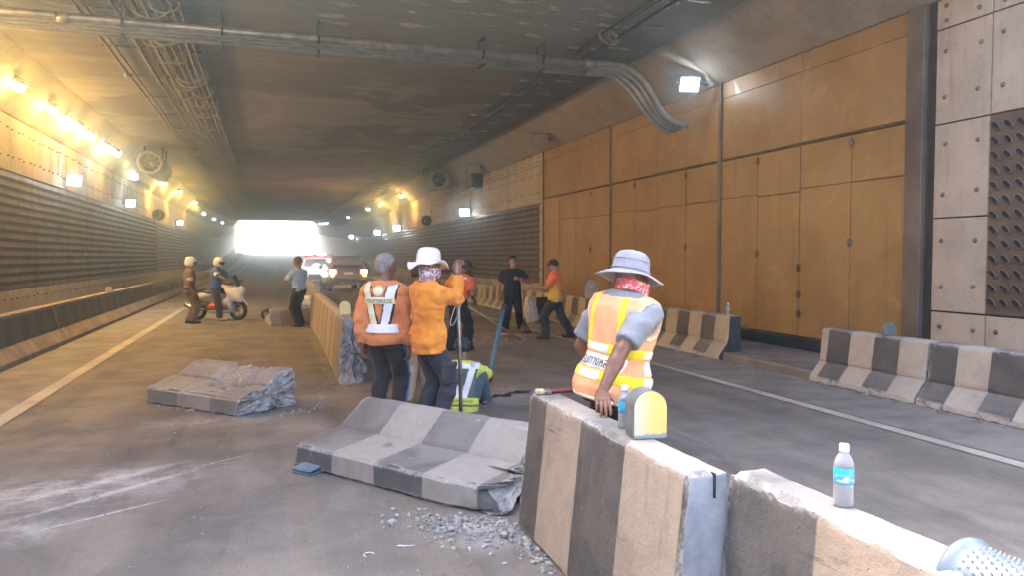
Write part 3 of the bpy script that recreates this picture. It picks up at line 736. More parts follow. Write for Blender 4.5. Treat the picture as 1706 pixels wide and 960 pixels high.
def slab(poly, L, step=.035, amp=.004, chip=.02, ends=(0, 0), seed=0, round_=.012, ragged=None):
    """extrusion of (x,z) polygon along +y 0..L: worn arrises, optionally broken ends (depth in m). returns MB: slot 0 faces, slot 1 end caps"""
    P = densify(poly, step); n = len(P); cen = Vector((sum(p[0] for p in P)/n, 0, sum(p[1] for p in P)/n))
    ny = max(2, int(L/step)); off = Vector((seed*13.7, seed*5.1, seed*3.3)); g = MB()
    def disp(x, y, z, corner):
        p = Vector((x, y, z)); q = p*6+off
        d = mn.noise(q)*amp+mn.noise(q*3.1)*amp*.5
        inward = (cen-Vector((x, 0, z))).normalized()
        if corner:
            c = max(0, mn.noise(p*9+off*2)+.15)*chip+max(0, mn.noise(p*27+off)+.0)*chip*.5+round_
            p += inward*c
        if ragged: p += inward*ragged(x, y, z)
        return p+inward*d
    rows = []
    for j in range(ny+1):
        y = L*j/ny; row = []
        for x, z, c in P:
            end = (j == 0 or j == ny)
            p = disp(x, y, z, c or (end and ends[0 if j == 0 else 1] == 0))
            for e, (dep, sgn, yy) in enumerate(((ends[0], 1, y), (ends[1], -1, L-y))):
                if dep and yy < dep*1.6:
                    w = 1-yy/(dep*1.6); q = Vector((x, 0, z))*5+off*(e+1)
                    p.y += sgn*dep*w*(.5+.8*mn.noise(q)+.35*mn.noise(q*3.2)+.2*mn.noise(q*8))
            row.append(p)
        rows.append(row)
    vs = [p for r in rows for p in r]
    g.add(vs, [(j*n+i, j*n+(i+1) % n, (j+1)*n+(i+1) % n, (j+1)*n+i) for j in range(ny) for i in range(n)], 0, True)
    NR = 12 if step < .032 else 5
    for e in (0, 1):
        base = rows[0] if e == 0 else rows[-1]; rings = [base]; dep = ends[e]
        c3 = sum(base, Vector())/n
        for k in range(1, NR+1):
            f = 1-k/(NR+.5); rg = []
            for p in base:
                q = c3.lerp(p, f); 
                rel = mn.noise(q*6+off)*.45+abs(mn.noise(q*15+off))*.35+mn.noise(q*38+off)*.22+mn.noise(q*80+off)*.10
                q.y += (dep if dep else .006)*.75*rel
                rg.append(q)
            rings.append(rg)
        vv = sum(rings, []); fs = [(k*n+i, k*n+(i+1) % n, (k+1)*n+(i+1) % n, (k+1)*n+i) for k in range(NR) for i in range(n)]
        fs.append([NR*n+i for i in range(n)])
        g.add(vv, fs, 1, False)
    return g
def barrier(lab, loc, rz, poly, L, mat, group=None, cat='concrete barrier', name='concrete_barrier', endmat=None, **kw):
    o = slab(poly, L, **kw).build(name, [mat, endmat or m_raw], None, loc, (0, 0, rz))
    o.data.set_sharp_from_angle(angle=radians(24))
    return tag(o, lab, cat, group)
MED = [(0, .84), (.17, .84), (.20, .34), (.38, .10), (.38, 0), (-.085, 0)]
GM = 'median barrier pieces'
m_b1 = stripe_mat('striped_paint_near', 2*.505-1.56+.0, .505, chip=.35, dust=.75, light=(.40, .325, .25), dark=(.092, .088, .084))
# ends of barrier 1 (Y 2.52 .. 4.36); stripe edges at Y 4.06 / 3.555 / 3.05
m_b1 = stripe_mat('striped_paint_near_a', 1.54-1.54+.505*2-1.035, .505, chip=.35, dust=.5, light=(.40, .325, .25), dark=(.076, .073, .07))
m_end = M('skylit_end_concrete', (.40, .42, .44), .85, .22, 7, .5, .01, c2=(.24, .26, .29))  # bluish base puts the skylight on the end faces into the colour
b1 = barrier('standing striped barrier with a yellow arched reflector on top, nearest but one', (1.54, 2.52, 0), 0, MED, 1.84, m_b1, GM, ends=(0, .02), chip=.022, amp=.004, step=.028, endmat=m_end, seed=1)
g = MB(); g.box((.108, -.012, .735), (.114, .03, .832)); g.build('saw_cut', m_dark, b1)
m_b4 = stripe_mat('striped_paint_near_b', .13, .52, chip=.4, dust=.55, light=(.42, .325, .245), dark=(.072, .070, .069))
b4 = barrier('striped barrier with a water bottle on top, nearest the camera at the bottom right', (1.714, .57, 0), 0, MED, 1.935, m_b4, GM, ends=(0, 0), chip=.02, amp=.005, step=.028, endmat=m_end, seed=2)
# ---- fallen pieces: lying on their flat backs, toe away from the camera
LIE = [(0, 0), (0, .185), (.49, .235), (.73, .44), (.83, .44), (.84, 0)]      # (depth away, height)
m_f2 = stripe_mat('striped_paint_fallen_grey', .475, .475, dark=(.105, .103, .10), light=(.36, .325, .28), chip=.6, dust=.45, peel=.5, wob=.05, raw=(.52, .52, .52))
f2a = atan2(4.49-6.2, 1.37-.18)
def lying(lab, a, b, mat, seed, ends, L, poly=LIE, **kw):
    """front bottom edge runs from a to b (ground), body lies to the left of that direction"""
    ang = atan2(b[1]-a[1], b[0]-a[0])-pi/2
    poly2 = [(-x, z) for x, z in poly]
    return barrier(lab, (a[0], a[1], .0), ang, poly2, L, mat, GM, ends=ends, seed=seed, **kw)
def rag2(x, y, z):
    d = 0
    if y > 1.62 and z < .30 and x > -.35: d += .10*max(0, (y-1.62)/.45)*max(0, .6+mn.noise(Vector((x*6, y*6, z*6))))
    return d
f2 = lying('large fallen grey and white striped barrier lying on its back beside the standing barrier', (.17, 6.22), (1.37, 4.49), m_f2, 3, (.05, .14), 2.08, chip=.035, amp=.007, step=.024, ragged=rag2)
m_f1 = stripe_mat('striped_paint_fallen_tan', .55, .56, dark=(.19, .178, .165), light=(.31, .27, .225), chip=.55, dust=.5, peel=.55, wob=.08, raw=(.46, .45, .44))
LIE1 = [(0, 0), (0, .19), (.42, .27), (.60, .40), (.80, .42), (.84, 0)]
def rag1(x, y, z):
    d = 0; q = Vector((x*5, y*5, z*3))
    if .62 < y < 1.35 and z > .2: d = .05+.05*mn.noise(q)+.045*mn.noise(q*2.6)+.035*mn.noise(q*6)+.03*mn.noise(q*13); d *= min(1, (y-.62)/.12, (1.35-y)/.12)
    return max(0, d)
f1 = lying('smaller broken barrier lying in the left lane with a crumbling middle', (-1.36, 9.44), (-.29, 8.22), m_f1, 4, (.05, .12), 1.62, LIE1, chip=.045, amp=.009, step=.024, ragged=rag1)
# ---- median still standing beyond, its near end snapped off
m_med = stripe_mat('median_worn_paint', .2, .45, dark=(.24, .20, .165), light=(.36, .30, .24), chip=.3, dust=.7, wob=.05)
m_brk = stripe_mat('broken_median_grey', .2, .9, dark=(.15, .145, .14), light=(.22, .21, .20), chip=.6, dust=.6)
mb = barrier('snapped end of the standing median barrier, dark and cracked, behind the grey haired man', (.94, 10.0, 0), radians(1), [(0, .86), (.17, .84), (.22, .5), (.27, 0), (-.08, 0)], .75, m_brk, GM, ends=(.16, .05), chip=.05, amp=.016, step=.03, seed=6)
g = MB()
cz = [(.16, -.02, .0), (.10, -.03, .22), (.15, -.03, .40), (.09, -.03, .60), (.13, -.02, .84)]
g.tube(cz, .007, 5); g.tube([(.10, -.03, .22), (.19, -.02, .30), (.22, .0, .36)], .005, 5); g.build('crack', m_dark, mb)
yy = 10.85
for i, L in enumerate((2.2, 2.2, 2.2, 1.4)):
    barrier(('tan median barrier right behind the snapped end, with a yellow arched reflector', 'tan median barrier, second beyond the snapped end', 'tan median barrier, third beyond the snapped end', 'far end piece of the tan median with a pale reflector on its nose')[i],
        (.96+.03*i, yy, 0), radians(random.uniform(-1.5, 1.5)), MED, L-.03, m_med, GM, ends=(0, 0), chip=.03, amp=.006, step=.06, seed=10+i)
    yy += L
yy = 24.0
for i in range(6):
    barrier('far median barrier beside the stopped cars deep in the tunnel', (1.35, yy+i*3, 0), 0, MED, 2.96, m_med, 'far median barriers', ends=(0, 0), step=.12, seed=20+i, chip=.02)
barrier('flat tan barrier piece lying behind the officer in the pale blue shirt', (-.10, 19.9, 0), radians(-90+8), [(0, 0), (0, .18), (.5, .24), (.72, .42), (.82, .42), (.84, 0)], 1.25, m_med, GM, ends=(.05, .05), chip=.03, amp=.01, step=.05, seed=31)
# ---- right-hand row
RP = [(0, 0), (.0, .06), (.155, .26), (.215, .715), (.42, .715), (.44, 0)]
m_r = stripe_mat('right_row_stripes', 0, .395, dark=(.078, .076, .074), light=(.47, .41, .33), chip=.14, dust=.45, peel=.2, low=.10, wob=.02)
m_r2 = stripe_mat('right_row_stripes_b', 0, .40, dark=(.085, .078, .07), light=(.45, .37, .27), peel=.2, chip=.15, dust=.5, low=.08, wob=.02)
GR = 'striped barriers along the right walkway'
for y0, L, lab in ((6.61, 1.72, 'striped right barrier with a grey reflector on top, just right of the walkway gap'), (3.45, 3.13, 'striped right barrier running out of the right edge of the picture')):
    barrier(lab, (6.92, y0, 0), 0, RP, L, m_r, GR, ends=(0, 0), chip=.02, amp=.004, step=.04, seed=int(y0*3))
for i, (y0, L, lab) in enumerate(((10.47, 2.75, 'striped barrier beside the walkway gap with a small bottle on its end'), (13.25, 3.0, 'striped right barrier behind the man in the orange polo'), (16.28, 3.0, 'tan striped right barrier behind the man in black'), (19.3, 3.0, 'dim striped right barrier beside the white sack'))):
    barrier(lab, (6.92, y0, 0), 0, RP, L, m_r2, GR, ends=(0, 0), chip=.02, amp=.004, step=.05, seed=40+i, endmat=m_sill)
for i in range(8):
    barrier('far right barrier in the dim part of the tunnel', (6.92, 22.34+3.03*i, 0), 0, RP, 3.0, m_r2, 'far right barriers', ends=(0, 0), step=.15, seed=50+i, chip=.02)
# ---- left-hand row
LP = [(0, 0), (0, .08), (-.16, .27), (-.25, .735), (-.44, .735), (-.46, 0)]
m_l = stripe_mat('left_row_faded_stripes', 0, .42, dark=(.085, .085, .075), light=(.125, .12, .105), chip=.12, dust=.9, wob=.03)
m_ltop = M('left_toe_concrete', (.30, .255, .20), .85, .2, 4, .3)
names = {0: 'faded left barrier at the edge of the picture', 1: 'faded left barrier, second from the left edge', 2: 'faded left barrier with a small reflector on top', 3: 'faded left barrier just before the standing policeman'}
for i in range(26):
    y0 = 12.2+4.32*(i-0)
    lab = {0: 'faded dark barrier with a tan toe at the left edge of the picture', 1: 'faded dark left barrier after the first joint', 2: 'faded dark left barrier with a small block on top', 3: 'faded dark left barrier just before the standing policeman'}.get(i, 'far left barrier fading towards the tunnel exit')
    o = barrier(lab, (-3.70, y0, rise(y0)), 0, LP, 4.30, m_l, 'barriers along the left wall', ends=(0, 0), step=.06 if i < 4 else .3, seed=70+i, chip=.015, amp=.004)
    o.rotation_euler.x = atan2(rise(y0+4.3)-rise(y0), 4.3)
    if i < 12:
        g = MB(); g.prism([(.003, 0), (.003, .083), (-.157, .272), (-.17, .26), (-.05, 0)], .01, 4.29); g.build('toe', m_ltop, o)
        g = MB(); g.bbox((-.445, .005, .728), (-.238, 4.295, .745), .006); g.build('cap', m_ltop, o)
# gutter line shadow where the shoulder meets the left toe: real slot
# ================================================================== arched reflectors on barrier tops
m_refl = M('yellow_reflector_paint', (.70, .52, .16), .45, .25, 7, .1, c2=(.62, .56, .42), spec=.6)
m_refl_s = M('grey_reflector_side', (.16, .18, .18), .6, .2, 10)
def reflector(lab, loc, rz=0.0, w=.15, h=.215, d=.10, mface=None, mside=None, parent=None):
    t = thing('barrier_reflector', lab, 'reflector', loc, rz, 'arched reflectors on the barriers')
    r = w/2; n = 16
    poly = [(-r, 0)]+[(-r*cos(pi*k/n), h-r+r*sin(pi*k/n)) for k in range(n+1)]+[(r, 0)]
    g = MB(); g.prism(poly, 0, d); g.build('body', mside or m_refl_s, t)
    p2 = [(x*.985, max(.004, z*.99)) for x, z in poly]
    g = MB(); g.prism(p2, -.004, .0); g.build('face', mface or m_refl, t)
    return t
def reflect_face():
    t = NT('worn_yellow_face'); co = t.coord('Object'); xyz = t.sep(co)
    n = t.noise(co, 14, 5, .6); e = t.ramp(t.math('ADD', xyz[2], t.math('MULTIPLY', n, -.08)), -.012, -.020)
    side = t.ramp(t.math('ADD', xyz[0], t.math('MULTIPLY', t.noise(co, 9, 3), .05)), -.05, .05)
    col = t.mix(side, (.60, .56, .44), (.74, .55, .16))
    col = t.mix(t.ramp(n, .62, .68), col, (.5, .42, .28)); col = t.mix(e, col, (.27, .30, .32))
    return t.fin(col, .5, t.bump(n, .15, .004))
m_rface = reflect_face()
reflector('arched yellow faced reflector block on the near standing barrier', (1.665, 3.06, .84), radians(-8), .158, .222, .12, m_rface)
reflector('grey arched reflector seen from behind on the right barrier', (7.22, 7.25, .715), radians(0), .17, .16, .05, m_refl_s)
reflector('dull arched reflector poking up behind the man in the grey hat', (7.1, 15.9, .715), 0, .33, .46, .10, M('dusty_reflector_face', (.50, .42, .33), .6, .25, 5))
reflector('small pale reflector block on the left barrier', (-3.98, 22.0, .745), 0, .16, .16, .10, M('dusty_reflector_face', (.40, .34, .27), .6))
reflector('dark yellow arched reflector on the median behind the snapped end', (1.05, 11.0, .84), 0, .16, .2, .10)
g = MB(); 
t = thing('nose_reflector', 'pale blue white reflector sheet on the far nose of the median', 'reflector', (1.02, 18.75, .40)); g.bbox((-.06, 0, -.2), (.10, .02, .32), .008); g.build('sheet', M('pale_reflective_sheet', (.75, .82, .84), .3, .1, 9), t)
# ================================================================== figures: smooth-blended volumes meshed by surface nets
def _lat(seed):
    r = np.random.default_rng(seed); return r.random((32, 32, 32)).astype(np.float32)
_LAT = _lat(5)
def vnoise(P, s):
    q = P*s+100.0; i = np.floor(q).astype(int); f = (q-i).astype(np.float32); f = f*f*(3-2*f); i &= 31; j = (i+1) & 31
    L = _LAT; x0, y0, z0 = i[..., 0], i[..., 1], i[..., 2]; x1, y1, z1 = j[..., 0], j[..., 1], j[..., 2]; fx, fy, fz = f[..., 0], f[..., 1], f[..., 2]
    a = L[x0,y0,z0]*(1-fx)+L[x1,y0,z0]*fx; b = L[x0,y1,z0]*(1-fx)+L[x1,y1,z0]*fx
    c = L[x0,y0,z1]*(1-fx)+L[x1,y0,z1]*fx; d = L[x0,y1,z1]*(1-fx)+L[x1,y1,z1]*fx
    return ((a*(1-fy)+b*fy)*(1-fz)+(c*(1-fy)+d*fy)*fz)*2-1
class Field:
    BIG = .09
    def __init__(s, lo, hi, h):
        s.lo = np.array(lo, float); s.h = h; s.n = np.ceil((np.array(hi)-s.lo)/h).astype(int)+1
        s.d = np.full(s.n, s.BIG, np.float32)
    def copy(s): c = Field.__new__(Field); c.lo, c.h, c.n, c.d = s.lo, s.h, s.n, s.d.copy(); return c
    def win(s, lo, hi, m):
        a = np.clip(np.floor((np.array(lo)-m-s.lo)/s.h).astype(int), 0, s.n); b = np.clip(np.ceil((np.array(hi)+m-s.lo)/s.h).astype(int)+1, 0, s.n)
        if (b <= a).any(): return None, None
        sl = tuple(slice(a[i], b[i]) for i in range(3))
        g = np.stack(np.meshgrid(*[s.lo[i]+s.h*np.arange(a[i], b[i]) for i in range(3)], indexing='ij'), -1)
        return sl, g
    def all(s): return s.win(s.lo, s.lo+s.h*s.n, 0)
    def un(s, sl, v, k):
        v = v.astype(np.float32); o = s.d[sl]
        if k > 0:
            hh = np.maximum(k-np.abs(o-v), 0)/k; s.d[sl] = np.minimum(o, v)-hh*hh*k*.25
        else: s.d[sl] = np.minimum(o, v)
    def cone(s, a, b, ra, rb, k=.02, op='u', sq=None):
        a = np.array(a, float); b = np.array(b, float); r = max(ra, rb)
        sl, P = s.win(np.minimum(a, b)-r, np.maximum(a, b)+r, .05+k)
        if sl is None: return s
        ab = b-a; t = np.clip(((P-a)@ab)/max(1e-9, ab@ab), 0, 1)
        v = np.linalg.norm(P-a-t[..., None]*ab, axis=-1)-(ra+(rb-ra)*t)
        if op == 'u': s.un(sl, v, k)
        else: s.d[sl] = np.maximum(s.d[sl], -v.astype(np.float32))
        return s
    def chain(s, pts, rs, k=.02):
        for i in range(len(pts)-1): s.cone(pts[i], pts[i+1], rs[i], rs[i+1], k)
        return s
    def ell(s, c, r, R=None, k=.015, op='u'):
        c = np.array(c, float); r = np.array(r, float); m = r.max()
        sl, P = s.win(c-m, c+m, .04+k)
        if sl is None: return s
        q = P-c
        if R is not None: q = q@np.array(R, float)         # columns of R are the local axes
        k0 = np.linalg.norm(q/r, axis=-1); k1 = np.linalg.norm(q/(r*r), axis=-1)+1e-9; v = k0*(k0-1)/k1
        if op == 'u': s.un(sl, v, k)
        else:
            v = v.astype(np.float32); o = s.d[sl]; hh = np.maximum(k-np.abs(o+v), 0)/max(k, 1e-6); s.d[sl] = np.maximum(o, -v)+hh*hh*k*.25
        return s
    def loft(s, rows, T, grow=0.0, k=.03, ex=2.4):
        """rows (z, cx, cy, rx, ry) in the frame T (4x4 local->person)"""
        Ti = np.array(T.inverted()); Tm = np.array(T)
        zs = np.array([r[0] for r in rows]); R_ = max(max(r[3], r[4])+abs(r[1])+abs(r[2]) for r in rows)+grow
        p0 = (Tm@np.array([0, 0, zs[0], 1]))[:3]; p1 = (Tm@np.array([0, 0, zs[-1], 1]))[:3]
        sl, P = s.win(np.minimum(p0, p1)-R_, np.maximum(p0, p1)+R_, .05)
        q = P@Ti[:3, :3].T+Ti[:3, 3]; z = q[..., 2]
        I = lambda j: np.interp(z, zs, [r[j] for r in rows])
        rx, ry = I(3)+grow, I(4)+grow; x, y = (q[..., 0]-I(1))/rx, (q[..., 1]-I(2))/ry
        rad = (np.abs(x)**ex+np.abs(y)**ex)**(1/ex); v = (rad-1)*np.minimum(rx, ry)
        cap = np.maximum(zs[0]-z, z-zs[-1])-grow*.5
        v = np.where((v > 0) & (cap > 0), np.hypot(np.maximum(v, 0), np.maximum(cap, 0)), np.maximum(v, cap))
        s.un(sl, v, k); return s
    def cut(s, fn):
        """intersect with fn(P) <= 0"""
        sl, P = s.all(); s.d = np.maximum(s.d, fn(P).astype(np.float32)); return s
    def sub(s, o, off=0.0): s.d = np.maximum(s.d, -(o.d-off)); return s
    def grow(s, g): s.d = s.d-g; return s
    def wrinkle(s, amp, sc=(9, 9, 5), seed=0, amp2=None):
        m = np.abs(s.d) < .035; idx = np.argwhere(m); P = s.lo+s.h*idx+seed*7.3
        w = vnoise(P, np.array(sc)); w = 1-2*np.abs(w)                                # ridged folds
        w2 = vnoise(P+3.3, np.array(sc)*2.3)
        s.d[m] += (-amp*w+(amp2 if amp2 is not None else amp*.5)*w2).astype(np.float32); return s
    def verts(s):
        d = s.d; neg = d < 0
        n = np.array(d.shape)-1
        c = [(i, j, k) for i in (0, 1) for j in (0, 1) for k in (0, 1)]
        cnt = sum(neg[i:n[0]+i, j:n[1]+j, k:n[2]+k].astype(np.int8) for i, j, k in c)
        act = np.argwhere((cnt > 0) & (cnt < 8))
        if len(act) == 0: return None
        val = {o: d[act[:, 0]+o[0], act[:, 1]+o[1], act[:, 2]+o[2]] for o in c}
        acc = np.zeros((len(act), 3)); num = np.zeros(len(act))
        for o in c:
            for ax in range(3):
                if o[ax] == 1: continue
                p = list(o); p[ax] = 1; p = tuple(p); a, b = val[o], val[p]; mk = (a < 0) != (b < 0)
                t = np.where(mk, a/np.where(mk, a-b, 1), 0)
                pos = np.array(o, float)[None].repeat(len(act), 0); pos[:, ax] = t
                acc[mk] += pos[mk]; num[mk] += 1
        V = (act+acc/num[:, None])*s.h+s.lo
        ids = np.full(n, -1, np.int64); ids[act[:, 0], act[:, 1], act[:, 2]] = np.arange(len(act))
        F = []
        for ax in range(3):
            u, v = [(1, 2), (2, 0), (0, 1)][ax]
            sh = [slice(None)]*3; sa = sh.copy(); sb = sh.copy(); sa[ax] = slice(0, -1); sb[ax] = slice(1, None)
            A, B = neg[tuple(sa)], neg[tuple(sb)]; e = np.argwhere(A != B)
            e = e[(e[:, u] > 0) & (e[:, v] > 0) & (e[:, u] < n[u]) & (e[:, v] < n[v])]
            if len(e) == 0: continue
            flip = A[e[:, 0], e[:, 1], e[:, 2]]
            q = []
            for du, dv in ((0, 0), (-1, 0), (-1, -1), (0, -1)):
                t = e.copy(); t[:, u] += du; t[:, v] += dv; q.append(ids[t[:, 0], t[:, 1], t[:, 2]])
            q = np.stack(q, 1); q[~flip] = q[~flip][:, ::-1]; F.append(q)
        return V, np.concatenate(F)
    def mesh(s, name, mat=None, extra=(), smooth=2):
        """extra: more Fields joined into the same mesh (hands at a finer pitch)"""
        VV, FF, b = [], [], 0
        for f in (s, *extra):
            r = f.verts()
            if r is None: continue
            V, F = r; F = F[(F >= 0).all(1)]
            for _ in range(smooth):                                                   # light relaxation
                acc = np.zeros_like(V); num = np.zeros(len(V))
                for a, c in ((0, 1), (1, 2), (2, 3), (3, 0)):
                    np.add.at(acc, F[:, a], V[F[:, c]]); np.add.at(num, F[:, a], 1); np.add.at(acc, F[:, c], V[F[:, a]]); np.add.at(num, F[:, c], 1)
                V = np.where(num[:, None] > 0, V*.5+.5*acc/np.maximum(num, 1)[:, None], V)
            VV.append(V); FF.append(F+b); b += len(V)
        me = bpy.data.meshes.new(name)
        if not VV: return me
        V = np.concatenate(VV); F = np.concatenate(FF)
        me.vertices.add(len(V)); me.vertices.foreach_set('co', V.astype(np.float32).ravel())
        me.loops.add(F.size); me.loops.foreach_set('vertex_index', F.ravel().astype(np.int32))
        me.polygons.add(len(F)); me.polygons.foreach_set('loop_start', np.arange(0, F.size, 4, dtype=np.int32))
        me.polygons.foreach_set('use_smooth', np.ones(len(F), bool)); me.update(calc_edges=True); me.validate()
        if mat: me.materials.append(mat)
        return me
def V3(*a): return np.array(a, float)
def rotm(yaw=0, pitch=0, roll=0):
    """columns right, forward, up: yaw to the right about z, pitch nods forward/down, roll leans to the right"""
    return np.array(Matrix.Rotation(-yaw, 3, 'Z') @ Matrix.Rotation(-pitch, 3, 'X') @ Matrix.Rotation(roll, 3, 'Y'))
TORSO = [(-.13, 0, -.005, .150, .105), (-.05, 0, -.01, .168, .118), (.03, 0, 0, .162, .112), (.12, 0, .005, .146, .102), (.22, 0, .01, .155, .112), (.33, 0, .01, .176, .122), (.41, 0, 0, .186, .115), (.455, 0, -.005, .165, .095), (.50, 0, -.005, .095, .07), (.53, 0, 0, .062, .06)]
def head_prims(F, c, R, s=1.0, face=True):
    L = lambda x, y, z: np.array(c)+R@(np.array([x, y, z])*s)
    F.ell(L(0, -.012, .035), np.array([.076, .097, .084])*s, R, .02)
    F.ell(L(0, .022, -.01), np.array([.066, .075, .082])*s, R, .025)
    F.ell(L(0, .035, -.07), np.array([.049, .055, .045])*s, R, .03)
    F.ell(L(0, .070, -.098), np.array([.022, .022, .017])*s, R, .02)
    if face:
        F.ell(L(0, .088, .028), np.array([.052, .014, .012])*s, R, .015)
        F.cone(L(0, .092, .015), L(0, .112, -.026), .008*s, .013*s, .012)
        F.ell(L(-.012, .100, -.030), np.array([.010, .011, .008])*s, R, .006); F.ell(L(.012, .100, -.030), np.array([.010, .011, .008])*s, R, .006)
        for sx in (-1, 1):
            F.ell(L(sx*.031, .101, .006), np.array([.017, .012, .010])*s, R, .01, 's')
            F.ell(L(sx*.031, .086, .005), np.array([.013, .012, .011])*s, R, .004)
            F.ell(L(sx*.043, .066, -.030), np.array([.022, .024, .022])*s, R, .02)
        F.ell(L(0, .094, -.062), np.array([.026, .009, .006])*s, R, .006); F.ell(L(0, .092, -.073), np.array([.021, .010, .006])*s, R, .006)
    for sx in (-1, 1):
        F.ell(L(sx*.078, -.012, .0), np.array([.010, .020, .032])*s, R, .006); F.ell(L(sx*.086, -.010, .004), np.array([.006, .012, .020])*s, R, .004, 's')
def hand_prims(F, w, fdir, pnorm, side, curl=(.35, .4, .45, .5), thumb=.5, s=1.0, spread=.06):
    """w wrist, fdir direction of the fingers, pnorm direction the palm faces, side: +1 right hand"""
    f = np.array(fdir, float); f /= np.linalg.norm(f); p = np.array(pnorm, float); p -= f*(p@f); p /= np.linalg.norm(p)
    t = np.cross(f, p)*side                                                      # towards the thumb
    w = np.array(w, float); ax = np.cross(f, p)
    kn = []
    for i in range(4):
        o = (.030, .010, -.010, -.029)[i]; ln = (.088, .092, .088, .080)[i]
        K = w+t*o*s+f*ln*s; kn.append(K)
        F.cone(w+t*o*.55*s, K, .017*s, .0125*s, .012)
    F.ell(w+f*.05*s, np.array([.040, .048, .016])*s, np.stack([t, f, p], 1), .012)
    for i in range(4):
        seg = np.array((.042, .046, .043, .034)[i]*np.array([1, .62, .5]))*s; d = f*1.0+t*(.03, .01, -.01, -.035)[i]/.03*spread; d /= np.linalg.norm(d)
        a = kn[i]; r = .0102*s; c = curl[i]
        for j in range(3):
            ang = c*(1.0, 1.15, .8)[j]
            d = d*math.cos(ang)+np.cross(ax, d)*math.sin(ang); b = a+d*seg[j]
            F.cone(a, b, r, r*.88, .004); a = b; r *= .88
    # thumb leaves the side of the palm near its base
    a = w+f*.022*s+t*.028*s+p*.004*s; d = f*.62+t*.62+p*.35*thumb; d /= np.linalg.norm(d)
    b = a+d*.042*s; F.cone(w+f*.02*s+t*.012*s, a, .016*s, .0145*s, .01); F.cone(a, b, .0138*s, .0118*s, .006)
    d2 = f*.85+t*(.35-.5*thumb)+p*.55*thumb; d2 /= np.linalg.norm(d2); c_ = b+d2*.032*s; F.cone(b, c_, .0114*s, .0102*s, .004)
    d3 = f*.9+t*(.1-.5*thumb)+p*.7*thumb; d3 /= np.linalg.norm(d3); F.cone(c_, c_+d3*.024*s, .0102*s, .0088*s, .003)
m_skin = M('brown_skin', (.21, .098, .058), .45, .12, 30, .08, .002, c2=(.155, .07, .042))
m_skin2 = M('lighter_skin', (.38, .20, .125), .5, .1, 30, .06, .002, c2=(.30, .15, .09))
m_nail = M('fingernail', (.55, .36, .28), .35, .05, 30)
m_eye = M('eye_white', (.7, .68, .64), .25, .02, 10); m_iris = M('dark_iris', (.02, .013, .01), .2, .02, 10)
m_mouth = M('lip_shadow', (.16, .05, .04), .5, .1, 20); m_teeth = M('teeth', (.75, .72, .66), .3, .03, 20)
def cloth(name, c, c2=None, bump=.18, rough=.85, var=.14, sc=26):
    if name in _mats: return _mats[name]
    t = NT(name); co = t.coord('Object'); n = t.noise(co, sc*.2, 5, .6); w = t.noise(co, 170, 2, .5); fold = t.noise(t.coord('Object', (9, 9, 4)), 1.6, 4, .55, .6)
    col = t.mix(t.ramp(n, .38, .7), c, c2 or tuple(x*(1-2*var) for x in c))
    b1_ = t.bump(t.math('ADD', t.math('MULTIPLY', w, .10), t.math('MULTIPLY', fold, 1.0)), min(1, bump*2.2), .03)
    t.b.inputs['Sheen Weight'].default_value = .15
    _mats[name] = t.fin(col, rough, b1_, None, .25); return _mats[name]

